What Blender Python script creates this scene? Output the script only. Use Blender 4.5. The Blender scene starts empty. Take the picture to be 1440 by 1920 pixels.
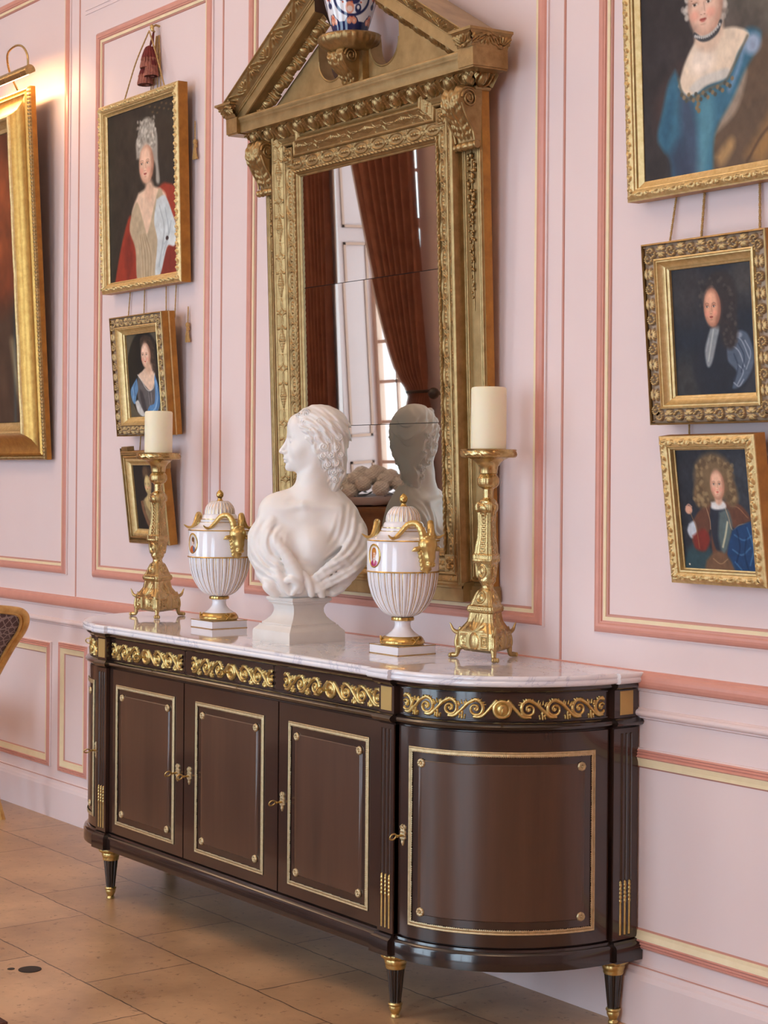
import bpy, math, random
import numpy as np
from mathutils import Vector, Matrix
PI = math.pi
rnd = random.Random(7)
rng = np.random.default_rng(11)
sc = bpy.context.scene
COL = sc.collection

# ------------------------------------------------------------------ camera
CP = (2.50573, -3.36352, 1.46535); YAW = 0.925376; ROLL = 0.0078986; FPX = 3256.42; PPY = 894.91
fw = Vector((-math.sin(YAW), math.cos(YAW), 0)); rt = Vector((math.cos(YAW), math.sin(YAW), 0)); up = Vector((0, 0, 1))
r2 = rt * math.cos(ROLL) + up * math.sin(ROLL); u2 = up * math.cos(ROLL) - rt * math.sin(ROLL)
cam = bpy.data.objects.new('camera', bpy.data.cameras.new('camera')); COL.objects.link(cam)
cam.matrix_world = Matrix(((r2.x, u2.x, -fw.x, CP[0]), (r2.y, u2.y, -fw.y, CP[1]), (r2.z, u2.z, -fw.z, CP[2]), (0, 0, 0, 1)))
cam.data.sensor_fit = 'HORIZONTAL'; cam.data.sensor_width = 36; cam.data.lens = FPX / 1440 * 36
cam.data.shift_y = -(960 - PPY) / 1440; cam.data.clip_start = 0.05
sc.camera = cam

# ------------------------------------------------------------------ daylight, exposure
sc.view_settings.view_transform = 'Standard'; sc.view_settings.look = 'None'
sc.view_settings.gamma = 1; sc.view_settings.use_curve_mapping = False
sc.view_settings.exposure = 0.26
w = bpy.data.worlds.new('daylight'); sc.world = w; w.use_nodes = True
w.node_tree.nodes['Background'].inputs[0].default_value = (0.66, 0.84, 1.0, 1)
w.node_tree.nodes['Background'].inputs[1].default_value = 5.6
sc.cycles.max_bounces = 10; sc.cycles.diffuse_bounces = 6; sc.cycles.glossy_bounces = 4
sc.cycles.caustics_reflective = True; sc.cycles.caustics_refractive = False
sc.cycles.sample_clamp_indirect = 6.0
WINX = (-8.45, -5.35, -2.25, 0.85); WWS = (1.1, 1.9, 1.9, 1.9); WZ0 = 0.10; WZ1 = 3.95; ROOMY = -5.0; REV = 0.34
for x, WW in zip(WINX, WWS):                      # sampling portals in the window openings
    l = bpy.data.lights.new('window_portal', 'AREA'); l.shape = 'RECTANGLE'; l.size = WW; l.size_y = WZ1 - WZ0
    l.cycles.is_portal = True
    o = bpy.data.objects.new('window_portal', l); COL.objects.link(o)
    o.location = (x, ROOMY - REV - 0.10, (WZ0 + WZ1) / 2); o.rotation_euler = (-PI / 2, 0, 0)
    o.rotation_euler = (PI / 2, 0, 0)

for k, (x, y) in enumerate(((-3.6, -2.6), (1.2, -2.6), (-8.4, -2.6))):      # added warm fill lights, unseen, aimed up at the ceiling without any fixture
    l = bpy.data.lights.new('warm_ceiling_fill', 'AREA'); l.shape = 'DISK'; l.size = 0.8; l.energy = 46; l.color = (1.0, 0.72, 0.48)
    o = bpy.data.objects.new('warm_ceiling_fill', l); COL.objects.link(o); o.location = (x, y, 3.55); o.rotation_euler = (PI, 0, 0)

# ------------------------------------------------------------------ helpers
def lin(c):
    c = np.asarray(c, float)
    if c.max() > 1.0: c = c / 255.0
    return np.where(c <= 0.04045, c / 12.92, ((c + 0.055) / 1.055) ** 2.4)
def L3(*c):
    return tuple(float(v) for v in lin(c)) + (1.0,)
MATS = {}
def mat(name, c, rough=0.5, metal=0.0, c2=None, nscale=8.0, nmix=0.5, bump=0.0, bscale=60.0, coat=0.0, attr=None, spec=0.5, stretch=None, detail=4.0, sss=0.0, coatr=0.08, r2=None):
    if name in MATS: return MATS[name]
    m = bpy.data.materials.new(name); m.use_nodes = True; nt = m.node_tree; N = nt.nodes; Lk = nt.links
    b = N['Principled BSDF']; b.inputs['Base Color'].default_value = L3(*c); b.inputs['Roughness'].default_value = rough
    b.inputs['Metallic'].default_value = metal; b.inputs['Specular IOR Level'].default_value = spec
    if coat: b.inputs['Coat Weight'].default_value = coat; b.inputs['Coat Roughness'].default_value = coatr
    if sss:
        b.inputs['Subsurface Weight'].default_value = sss; b.inputs['Subsurface Radius'].default_value = (0.03, 0.02, 0.012); b.inputs['Subsurface Scale'].default_value = 0.5
    tc = N.new('ShaderNodeTexCoord'); vec = tc.outputs['Object']
    if stretch:
        mp = N.new('ShaderNodeMapping'); mp.inputs['Scale'].default_value = stretch; Lk.new(vec, mp.inputs['Vector']); vec = mp.outputs['Vector']
    if attr:
        a = N.new('ShaderNodeAttribute'); a.attribute_name = attr; Lk.new(a.outputs['Color'], b.inputs['Base Color'])
    elif c2 is not None:
        n = N.new('ShaderNodeTexNoise'); n.inputs['Scale'].default_value = nscale; n.inputs['Detail'].default_value = detail; n.inputs['Roughness'].default_value = 0.6
        Lk.new(vec, n.inputs['Vector'])
        r = N.new('ShaderNodeValToRGB'); r.color_ramp.elements[0].position = 0.5 - nmix / 2; r.color_ramp.elements[1].position = 0.5 + nmix / 2
        r.color_ramp.elements[0].color = L3(*c); r.color_ramp.elements[1].color = L3(*c2)
        Lk.new(n.outputs['Fac'], r.inputs['Fac']); Lk.new(r.outputs['Color'], b.inputs['Base Color'])
        if r2 is not None:
            mr = N.new('ShaderNodeMapRange'); mr.inputs['To Min'].default_value = rough; mr.inputs['To Max'].default_value = r2
            mr.inputs['From Min'].default_value = 0.3; mr.inputs['From Max'].default_value = 0.7
            Lk.new(n.outputs['Fac'], mr.inputs['Value']); Lk.new(mr.outputs['Result'], b.inputs['Roughness'])
    if bump:
        n2 = N.new('ShaderNodeTexNoise'); n2.inputs['Scale'].default_value = bscale; n2.inputs['Detail'].default_value = 3
        Lk.new(vec, n2.inputs['Vector'])
        bp = N.new('ShaderNodeBump'); bp.inputs['Strength'].default_value = bump; bp.inputs['Distance'].default_value = 0.002
        Lk.new(n2.outputs['Fac'], bp.inputs['Height']); Lk.new(bp.outputs['Normal'], b.inputs['Normal'])
        if coat: Lk.new(bp.outputs['Normal'], b.inputs['Coat Normal'])
    MATS[name] = m
    return m

def link(name, me, m, parent=None, ang=35):
    o = bpy.data.objects.new(name, me); COL.objects.link(o)
    if parent is not None: o.parent = parent
    for k in (m if isinstance(m, (list, tuple)) else [m]): me.materials.append(k)
    if ang is not None:
        me.shade_smooth(); me.set_sharp_from_angle(angle=math.radians(ang))
    return o
class MB:
    """collects faces, then becomes one mesh object"""
    def __init__(s): s.V = []; s.F = []; s.M = []; s.n = 0
    def add(s, V, F, mi=0):
        V = np.asarray(V, float).reshape(-1, 3); s.V.append(V)
        for f in F: s.F.append(tuple(int(i) + s.n for i in f)); s.M.append(mi)
        s.n += len(V); return s
    def box(s, x0, x1, y0, y1, z0, z1, mi=0):
        V = [(x, y, z) for x in (x0, x1) for y in (y0, y1) for z in (z0, z1)]
        return s.add(V, [(0, 1, 3, 2), (4, 6, 7, 5), (0, 4, 5, 1), (2, 3, 7, 6), (0, 2, 6, 4), (1, 5, 7, 3)], mi)
    def grid(s, P, closeu=False, closev=False, mi=0, flip=False):
        P = np.asarray(P); a, b = P.shape[:2]
        I = np.arange(a * b).reshape(a, b)
        if closeu: I = np.vstack([I, I[:1]])
        if closev: I = np.hstack([I, I[:, :1]])
        q = np.stack([I[:-1, :-1], I[1:, :-1], I[1:, 1:], I[:-1, 1:]], -1).reshape(-1, 4)
        if flip: q = q[:, ::-1]
        return s.add(P.reshape(-1, 3), q, mi)
    def lathe(s, prof, c=(0, 0, 0), n=48, mi=0, sx=1.0):
        t = np.linspace(0, 2 * PI, n, endpoint=False); p = np.asarray(prof, float)
        P = np.zeros((len(p), n, 3)); P[..., 0] = c[0] + p[:, :1] * np.cos(t) * sx; P[..., 1] = c[1] + p[:, :1] * np.sin(t); P[..., 2] = c[2] + p[:, 1:2]
        s.grid(P, closev=True, mi=mi, flip=True)
        k = s.n - len(p) * n
        s.F.append(tuple(k + i for i in range(n))[::-1]); s.M.append(mi)
        s.F.append(tuple(k + (len(p) - 1) * n + i for i in range(n))); s.M.append(mi)
        return s
    def tube(s, pts, r, n=10, mi=0, caps=True):
        pts = np.asarray(pts, float); m = len(pts); r = np.full(m, r) if np.isscalar(r) else np.asarray(r, float)
        T = np.gradient(pts, axis=0); T /= np.linalg.norm(T, axis=1)[:, None] + 1e-12
        u = np.cross(T[0], (0.13, 0.31, 0.94)); u /= np.linalg.norm(u); P = np.zeros((m, n, 3)); t = np.linspace(0, 2 * PI, n, endpoint=False)
        for i in range(m):
            u = u - T[i] * (u @ T[i]); u /= np.linalg.norm(u); v = np.cross(T[i], u)
            P[i] = pts[i] + r[i] * (np.cos(t)[:, None] * u + np.sin(t)[:, None] * v)
        s.grid(P, closev=True, mi=mi)
        if caps:
            k = s.n - m * n; s.F.append(tuple(k + i for i in range(n))); s.M.append(mi); s.F.append(tuple(k + (m - 1) * n + i for i in range(n))[::-1]); s.M.append(mi)
        return s
    def ball(s, c, r, n=16, mi=0):
        r = np.ones(3) * r; a = np.linspace(0.001, PI - 0.001, n // 2 + 1); t = np.linspace(0, 2 * PI, n, endpoint=False)
        P = np.stack([c[0] + r[0] * np.sin(a)[:, None] * np.cos(t), c[1] + r[1] * np.sin(a)[:, None] * np.sin(t), c[2] - r[2] * np.cos(a)[:, None] * np.ones(n)], -1)
        return s.grid(P, closev=True, mi=mi, flip=True)
    def mesh(s, name):
        me = bpy.data.meshes.new(name); V = np.vstack(s.V)
        me.from_pydata(V.tolist(), [], s.F); me.polygons.foreach_set('material_index', s.M); me.update()
        return me
    def build(s, name, m, parent=None, ang=35): return link(name, s.mesh(name), m, parent, ang)
def quick(name, V, Q, m, parent=None, ang=None, col=None, mi=None):
    """fast mesh from numpy verts and quads, optional per-vertex colour (linear)"""
    me = bpy.data.meshes.new(name); me.vertices.add(len(V)); me.vertices.foreach_set('co', np.asarray(V, np.float32).ravel())
    nq = len(Q); me.loops.add(nq * 4); me.loops.foreach_set('vertex_index', np.asarray(Q, np.int32).ravel())
    me.polygons.add(nq); me.polygons.foreach_set('loop_start', np.arange(0, nq * 4, 4, dtype=np.int32))
    if mi is not None: me.polygons.foreach_set('material_index', np.asarray(mi, np.int32))
    me.update(calc_edges=True); me.validate()
    if col is not None:
        a = me.color_attributes.new('paint', 'FLOAT_COLOR', 'POINT'); a.data.foreach_set('color', np.hstack([col, np.ones((len(V), 1))]).astype(np.float32).ravel())
    o = link(name, me, m, parent, ang)
    if ang is None: me.shade_smooth()
    return o
def gridq(a, b, closeu=False, closev=False, flip=False):
    I = np.arange(a * b).reshape(a, b)
    if closeu: I = np.vstack([I, I[:1]])
    if closev: I = np.hstack([I, I[:, :1]])
    q = np.stack([I[:-1, :-1], I[1:, :-1], I[1:, 1:], I[:-1, 1:]], -1).reshape(-1, 4)
    return q[:, ::-1] if flip else q
def empty(name, loc=(0, 0, 0), rot=(0, 0, 0), label=None, cat=None, group=None):
    o = bpy.data.objects.new(name, None); COL.objects.link(o); o.location = loc; o.rotation_euler = rot; o.empty_display_size = 0.05
    tag(o, label, cat, group); return o
def tag(o, label=None, cat=None, group=None, kind=None):
    if label: o['label'] = label
    if cat: o['category'] = cat
    if group: o['group'] = group
    if kind: o['kind'] = kind
    return o
def struct(o): o['kind'] = 'structure'; return o
def copytree(o, parent=None):
    c = o.copy(); COL.objects.link(c)
    if parent is not None: c.parent = parent
    for ch in list(o.children): copytree(ch, c)
    return c
def surfnets(F, lo, h):
    """surface mesh of F=0 on a regular grid (F<0 inside)"""
    S = F < 0; nx, ny, nz = F.shape
    acc = np.zeros((nx - 1, ny - 1, nz - 1, 3), np.float32); cnt = np.zeros((nx - 1, ny - 1, nz - 1), np.float32)
    cor = [(i, j, k) for i in (0, 1) for j in (0, 1) for k in (0, 1)]
    def sub(A, c): return A[c[0]:nx - 1 + c[0], c[1]:ny - 1 + c[1], c[2]:nz - 1 + c[2]]
    for a in cor:
        for ax in range(3):
            if a[ax] == 0:
                b = list(a); b[ax] = 1
                fa = sub(F, a); fb = sub(F, b); m = sub(S, a) != sub(S, b)
                t = np.where(m, fa / np.where(m, fa - fb, 1), 0)
                for d in range(3):
                    acc[..., d] += m * (a[d] + (t if d == ax else 0))
                cnt += m
    ok = cnt > 0; idx = -np.ones(ok.shape, np.int64); idx[ok] = np.arange(ok.sum())
    cell = np.argwhere(ok); V = (cell + acc[ok] / cnt[ok][:, None]) * h + np.asarray(lo)
    Q = []
    for ax in range(3):
        o1, o2 = [(1, 2), (2, 0), (0, 1)][ax]
        sl = [slice(1, -1)] * 3; sl[ax] = slice(0, -1); sh = list(sl); sh[ax] = slice(1, None)
        A = S[tuple(sl)]; B = S[tuple(sh)]
        for m, fl in ((A & ~B, False), (~A & B, True)):
            e = np.argwhere(m); off = np.ones(3, int); off[ax] = 0; e = e + off
            def g(d1, d2):
                q = e.copy(); q[:, o1] -= d1; q[:, o2] -= d2; return idx[q[:, 0], q[:, 1], q[:, 2]]
            q = np.stack([g(1, 1), g(0, 1), g(0, 0), g(1, 0)], -1); Q.append(q[:, ::-1] if fl else q)
    Q = np.vstack(Q); return V, Q[(Q >= 0).all(1)]
def smin(a, b, k):
    h = np.clip(0.5 + 0.5 * (b - a) / k, 0, 1); return b + (a - b) * h - k * h * (1 - h)
def smax(a, b, k): return -smin(-a, -b, k)
def s_ell(P, c, r, R=None):
    q = P - np.asarray(c, np.float32)
    if R is not None: q = q @ np.asarray(R, np.float32)
    r = np.asarray(r, np.float32); k0 = np.linalg.norm(q / r, axis=-1); k1 = np.linalg.norm(q / (r * r), axis=-1) + 1e-9
    return k0 * (k0 - 1) / k1
def s_cap(P, a, b, ra, rb):
    a = np.asarray(a, np.float32); b = np.asarray(b, np.float32); ab = b - a; t = np.clip((P - a) @ ab / (ab @ ab), 0, 1)
    return np.linalg.norm(P - a - t[..., None] * ab, axis=-1) - (ra + (rb - ra) * t)
def s_chain(P, pts, rr, k=0.004):
    d = None
    for i in range(len(pts) - 1):
        e = s_cap(P, pts[i], pts[i + 1], rr[i], rr[i + 1]); d = e if d is None else np.minimum(d, e) if k == 0 else smin(d, e, k)
    return d
def spline(pts, n=40):
    """Catmull-Rom through pts"""
    p = np.asarray(pts, float); p = np.vstack([2 * p[0] - p[1], p, 2 * p[-1] - p[-2]]); out = []
    m = len(p) - 3
    for i in range(m):
        t = np.linspace(0, 1, max(2, n // m), endpoint=(i == m - 1))[:, None]
        a, b, c, d = p[i:i + 4]
        out.append(0.5 * ((2 * b) + (c - a) * t + (2 * a - 5 * b + 4 * c - d) * t ** 2 + (3 * b - a - 3 * c + d) * t ** 3))
    return np.vstack(out)

# ------------------------------------------------------------------ materials
M_pink = mat('pink_wall_paint', (229, 209, 207), 0.55, c2=(226, 205, 203), nscale=3, bump=0.05, bscale=90)
M_salmon = mat('salmon_paint', (212, 150, 134), 0.34, c2=(205, 142, 126), nscale=20, bump=0.03, bscale=90)
M_thin = mat('thin_salmon_line', (196, 140, 124), 0.4)
M_cream = mat('cream_paint', (238, 220, 182), 0.4, c2=(230, 211, 170), nscale=30)
M_white = mat('white_ceiling_paint', (238, 228, 214), 0.8)
M_gold = mat('gilt_wood', (214, 172, 96), 0.36, 0.85, c2=(176, 130, 66), nscale=40, nmix=0.6, bump=0.25, bscale=260)
M_goldlite = mat('pale_gilt_wood', (226, 200, 146), 0.40, 0.62, c2=(196, 164, 106), nscale=60, nmix=0.5, bump=0.2, bscale=300)
M_goldside = mat('ochre_frame_side', (190, 132, 52), 0.45, 0.35, c2=(150, 98, 36), nscale=25, bump=0.15, bscale=120)
M_bronzegold = mat('aged_gilt_gesso', (184, 152, 102), 0.34, 0.75, c2=(134, 106, 66), nscale=30, nmix=0.6, bump=0.25, bscale=220)
M_aged2 = mat('aged_gilt_flat', (180, 150, 102), 0.40, 0.6, c2=(142, 114, 70), nscale=16, nmix=0.5, bump=0.15, bscale=160)
M_darkback = mat('dark_bare_wood', (70, 44, 24), 0.6, c2=(46, 28, 16), nscale=12)
M_brass = mat('polished_brass', (214, 188, 134), 0.22, 0.97, c2=(166, 138, 88), nscale=30, nmix=0.7, bump=0.12, bscale=90, r2=0.36)
M_ormolu = mat('gilt_bronze_mount', (226, 200, 136), 0.3, 0.9, c2=(196, 166, 100), nscale=80, bump=0.08, bscale=300)
M_ormolu2 = mat('pale_brass_border', (214, 194, 154), 0.42, 0.75, c2=(182, 160, 120), nscale=90, bump=0.1, bscale=300)
M_plaque = mat('satin_gilt_plaque', (200, 168, 106), 0.5, 0.7, bump=0.1, bscale=400)
M_wood = mat('dark_mahogany', (62, 42, 34), 0.22, c2=(42, 27, 23), nscale=14, nmix=0.7, coat=0.7, stretch=(1, 1, 0.10), spec=0.5, bump=0.02, bscale=40)
M_panel = mat('polished_mahogany_panel', (90, 62, 46), 0.32, c2=(62, 41, 31), nscale=20, nmix=0.8, coat=0.45, stretch=(1, 1, 0.07), coatr=0.16)
M_ebony = mat('blackened_moulding', (40, 28, 24), 0.18, coat=0.8, c2=(30, 20, 18), nscale=10)
M_gap = mat('dark_gap', (14, 9, 8), 0.8)
M_porc = mat('white_porcelain', (236, 234, 240), 0.12, coat=0.6, coatr=0.04, spec=0.5)
M_gilt = mat('porcelain_gilding', (208, 174, 106), 0.22, 0.9)
M_statue = mat('white_statuary_marble', (242, 238, 235), 0.42, c2=(234, 228, 223), nscale=7, nmix=0.6, sss=0.12, bump=0.05, bscale=120)
M_socle = mat('greyer_marble_socle', (224, 219, 214), 0.4, c2=(212, 205, 198), nscale=9, nmix=0.6)
M_wax = mat('ivory_wax', (244, 236, 208), 0.45, sss=0.5, c2=(240, 230, 200), nscale=5)
M_rope = mat('ochre_cord', (200, 162, 104), 0.8, c2=(170, 130, 76), nscale=200)
M_curtain = mat('russet_velvet', (176, 116, 92), 0.85, c2=(128, 74, 58), nscale=9, nmix=0.8, bump=0.3, bscale=40)
M_lining = mat('pale_curtain_lining', (226, 214, 212), 0.8)
M_frameW = mat('window_joinery', (214, 176, 154), 0.5)
M_paint = mat('oil_paint', (90, 80, 70), 0.5, attr='paint', bump=0.12, bscale=220, spec=0.3)
M_enamel = mat('enamel_painting', (90, 80, 70), 0.12, attr='paint', coat=0.5, coatr=0.04)

def marble_mat():
    m = mat('veined_white_marble', (240, 238, 240), 0.07, coat=0.5, coatr=0.03); nt = m.node_tree; N = nt.nodes; Lk = nt.links; b = N['Principled BSDF']
    tc = N.new('ShaderNodeTexCoord'); w_ = N.new('ShaderNodeTexNoise'); w_.inputs['Scale'].default_value = 3.2; w_.inputs['Detail'].default_value = 8; w_.inputs['Roughness'].default_value = 0.62; w_.inputs['Distortion'].default_value = 1.6
    Lk.new(tc.outputs['Object'], w_.inputs['Vector'])
    r = N.new('ShaderNodeValToRGB'); e = r.color_ramp.elements
    e[0].position = 0.40; e[0].color = L3(238, 236, 240); e[1].position = 0.62; e[1].color = L3(234, 232, 238)
    k = e.new(0.498); k.color = L3(200, 200, 214); k = e.new(0.485); k.color = L3(232, 230, 236); k = e.new(0.515); k.color = L3(230, 228, 236)
    Lk.new(w_.outputs['Fac'], r.inputs['Fac']); Lk.new(r.outputs['Color'], b.inputs['Base Color']); return m
M_marble = marble_mat()
def floor_mat():
    m = mat('worn_stone_flags', (196, 160, 120), 0.3); nt = m.node_tree; N = nt.nodes; Lk = nt.links; b = N['Principled BSDF']
    tc = N.new('ShaderNodeTexCoord'); mp = N.new('ShaderNodeMapping'); mp.inputs['Location'].default_value = (2.70 + 7.0, 0.66 + 7.2, 0)
    Lk.new(tc.outputs['Object'], mp.inputs['Vector'])
    br = N.new('ShaderNodeTexBrick'); br.inputs['Scale'].default_value = 1.0; br.inputs['Brick Width'].default_value = 0.7; br.inputs['Row Height'].default_value = 0.36
    br.inputs['Mortar Size'].default_value = 0.0030; br.inputs['Mortar Smooth'].default_value = 0.5; br.offset = 0.5
    br.inputs['Color1'].default_value = L3(202, 166, 130); br.inputs['Color2'].default_value = L3(184, 148, 112); br.inputs['Mortar'].default_value = L3(84, 60, 42)
    nw = N.new('ShaderNodeTexNoise'); nw.inputs['Scale'].default_value = 14; nw.inputs['Detail'].default_value = 3; Lk.new(tc.outputs['Object'], nw.inputs['Vector'])
    ad = N.new('ShaderNodeVectorMath'); ad.operation = 'MULTIPLY_ADD'; Lk.new(nw.outputs['Color'], ad.inputs[0]); ad.inputs[1].default_value = (0.016, 0.016, 0); Lk.new(mp.outputs['Vector'], ad.inputs[2])
    Lk.new(ad.outputs['Vector'], br.inputs['Vector'])
    n = N.new('ShaderNodeTexNoise'); n.inputs['Scale'].default_value = 2.6; n.inputs['Detail'].default_value = 9; n.inputs['Roughness'].default_value = 0.62; Lk.new(tc.outputs['Object'], n.inputs['Vector'])
    r = N.new('ShaderNodeValToRGB'); r.color_ramp.elements[0].position = 0.32; r.color_ramp.elements[0].color = (0.62, 0.56, 0.5, 1); r.color_ramp.elements[1].position = 0.62; r.color_ramp.elements[1].color = (1.08, 1.06, 1.02, 1)
    Lk.new(n.outputs['Fac'], r.inputs['Fac'])
    mx = N.new('ShaderNodeMixRGB'); mx.blend_type = 'MULTIPLY'; mx.inputs[0].default_value = 1; Lk.new(br.outputs['Color'], mx.inputs[1]); Lk.new(r.outputs['Color'], mx.inputs[2])
    v = N.new('ShaderNodeTexNoise'); v.inputs['Scale'].default_value = 34; v.inputs['Detail'].default_value = 5; v.inputs['Roughness'].default_value = 0.7; Lk.new(tc.outputs['Object'], v.inputs['Vector'])
    r3 = N.new('ShaderNodeValToRGB'); r3.color_ramp.elements[0].position = 0.34; r3.color_ramp.elements[0].color = (0.45, 0.36, 0.28, 1); r3.color_ramp.elements[1].position = 0.42; r3.color_ramp.elements[1].color = (1, 1, 1, 1)
    Lk.new(v.outputs['Fac'], r3.inputs['Fac'])
    m2 = N.new('ShaderNodeMixRGB'); m2.blend_type = 'MULTIPLY'; m2.inputs[0].default_value = 0.8; Lk.new(mx.outputs['Color'], m2.inputs[1]); Lk.new(r3.outputs['Color'], m2.inputs[2])
    Lk.new(m2.outputs['Color'], b.inputs['Base Color'])
    rr = N.new('ShaderNodeMapRange'); rr.inputs['To Min'].default_value = 0.2; rr.inputs['To Max'].default_value = 0.42; Lk.new(n.outputs['Fac'], rr.inputs['Value']); Lk.new(rr.outputs['Result'], b.inputs['Roughness'])
    bp = N.new('ShaderNodeBump'); bp.inputs['Strength'].default_value = 0.35; bp.inputs['Distance'].default_value = 0.004; Lk.new(m2.outputs['Color'], bp.inputs['Height']); Lk.new(bp.outputs['Normal'], b.inputs['Normal'])
    return m
M_floor = floor_mat()
# ------------------------------------------------------------------ room shell
RX0, RX1, RZ = -12.0, 4.6, 4.4
b = MB(); b.box(RX0, RX1, 0.0, 0.25, -0.1, RZ); struct(b.build('wall_back', M_pink))
b = MB(); b.box(RX0 - 0.2, RX0, ROOMY - 0.6, 0.25, -0.1, RZ); struct(b.build('wall_left', M_pink))
b = MB(); b.box(RX1, RX1 + 0.2, ROOMY - 0.6, 0.25, -0.1, RZ); struct(b.build('wall_right', M_pink))
b = MB(); b.box(RX0, RX1, ROOMY - 0.6, 0.0, -0.12, 0.0); struct(b.build('floor', M_floor))
b = MB(); b.box(RX0, RX1, ROOMY - 0.6, 0.25, RZ, RZ + 0.15); struct(b.build('ceiling', M_white))
b = MB(); ed = [RX0] + [v for x, WW in zip(WINX, WWS) for v in (x - WW / 2, x + WW / 2)] + [RX1]
for i in range(0, len(ed), 2): b.box(ed[i], ed[i + 1], ROOMY - REV - 0.2, ROOMY, 0, RZ)
for x, WW in zip(WINX, WWS): b.box(x - WW / 2, x + WW / 2, ROOMY - REV - 0.2, ROOMY, 0, WZ0); b.box(x - WW / 2, x + WW / 2, ROOMY - REV - 0.2, ROOMY, WZ1, RZ)
struct(b.build('wall_front', M_pink))

def sweep_rect(mb, x0, x1, z0, z1, prof, y0=0.0):
    """prof: (inset, projection, material of the next facet) from the outer edge inwards"""
    cor = lambda t, d: [(x0 + t, y0 - d, z0 + t), (x1 - t, y0 - d, z0 + t), (x1 - t, y0 - d, z1 - t), (x0 + t, y0 - d, z1 - t)]
    for (t, d, m), (t2, d2, _) in zip(prof[:-1], prof[1:]):
        A = cor(t, d); B = cor(t2, d2)
        mb.add(A + B, [(i, (i + 1) % 4, 4 + (i + 1) % 4, 4 + i) for i in range(4)], m)
def rail(mb, xa, xb, prof, y0=0.0):
    for (z, d, m), (z2, d2, _) in zip(prof[:-1], prof[1:]):
        mb.add([(xa, y0 - d, z), (xb, y0 - d, z), (xb, y0 - d2, z2), (xa, y0 - d2, z2)], [(3, 2, 1, 0)], m)
# 0 pink, 1 salmon, 2 cream, 3 thin line
PM = [M_pink, M_salmon, M_cream, M_thin]
def ogee(w=0.055, s=1.0):
    k = [(0, 0, 0), (0.0, .006, 0), (.004, .008, 1), (.008, .013, 1), (.014, .0175, 1), (.020, .019, 1), (.026, .0175, 1), (.030, .014, 1), (.033, .0135, 1), (.0335, .010, 1), (.036, .009, 2), (.046, .009, 2), (.0465, .006, 3), (.051, .004, 3), (.053, .0, 3)]
    return [(t * w / .053, d * s, m) for t, d, m in k]
def ogee_low():
    k = [(0, 0, 0), (0, .006, 0), (.003, .009, 1), (.007, .012, 1), (.010, .009, 1), (.014, .013, 1), (.018, .010, 1), (.023, .015, 1), (.026, .012, 2), (.040, .007, 2), (.049, .006, 2), (.0495, .004, 3), (.054, .0, 3)]
    return k
up_pan = [(-6.6, -4.187, 1.040, 3.6), (-3.949, -3.030, 1.040, 3.290), (-2.781, -1.189, 1.040, 4.1), (-0.982, 0.20, 1.040, 4.0), (0.44, 2.0, 1.04, 4.0), (2.2, 4.4, 1.04, 4.0), (-9.4, -6.85, 1.04, 3.6)]
n = 1
for q in up_pan:
    b = MB(); sweep_rect(b, *q, ogee()); struct(b.build('trim_%d' % n, PM, ang=50)); n += 1
low_pan = [(-6.6, -4.328, .207, .745), (-4.254, -3.980, .200, .755), (-3.90, -3.03, .207, .745), (-2.93, -2.82, .207, .745), (-2.781, -1.189, .207, .745), (-0.982, 1.4, .207, .745), (1.6, 4.4, .207, .745), (-9.4, -6.85, .207, .745)]
for q in low_pan:
    b = MB(); sweep_rect(b, *q, ogee_low()); struct(b.build('trim_%d' % n, PM, ang=50)); n += 1
# dado rail and the small bead under it
b = MB(); a = np.linspace(0, PI, 9)
pr_ = [(.953, 0, 0), (.953, .006, 0), (.950, .010, 1)] + [(.927 + .021 * math.cos(t), .012 + .012 * math.sin(t), 1) for t in a] + [(.904, .012, 0), (.902, .009, 0), (.899, .009, 0), (.896, .004, 0), (.853, .003, 0), (.851, .008, 0)] + [(.840 + .009 * math.cos(t), .010 + .009 * math.sin(t), 0) for t in a] + [(.829, .008, 0), (.826, .008, 0), (.822, 0, 0)]
rail(b, RX0, RX1, pr_[::-1]); struct(b.build('trim_%d' % n, PM, ang=50)); n += 1
# baseboard
b = MB(); rail(b, RX0, RX1, [(0, .022, 0), (.128, .022, 0), (.134, .018, 0), (.140, .016, 0), (.146, .010, 0), (.158, .008, 0), (.1585, .005, 3), (.1615, .005, 3), (.162, .006, 0), (.166, .0, 0)]); struct(b.build('baseboard_back', PM, ang=50))
# upright joints of the boiserie
for x, z0, z1 in ((-4.111, .953, RZ), (-2.964, .953, RZ), (-1.123, .953, RZ), (.33, .953, RZ), (-6.7, .953, RZ)):
    b = MB(); P = [(x - .0045, 0), (x - .003, -.003), (x, -.0042), (x + .003, -.003), (x + .0045, 0)]
    for p0, p1 in zip(P[:-1], P[1:]): b.add([(p0[0], p0[1], z0), (p1[0], p1[1], z0), (p1[0], p1[1], z1), (p0[0], p0[1], z1)], [(0, 1, 2, 3)], 0)
    struct(b.build('trim_%d' % n, M_thin, ang=50)); n += 1
for zz in (3.388, 3.405):
    b = MB(); b.box(-4.06, -3.0, -.004, 0, zz, zz + .005); struct(b.build('trim_%d' % n, M_pink)); n += 1

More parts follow.
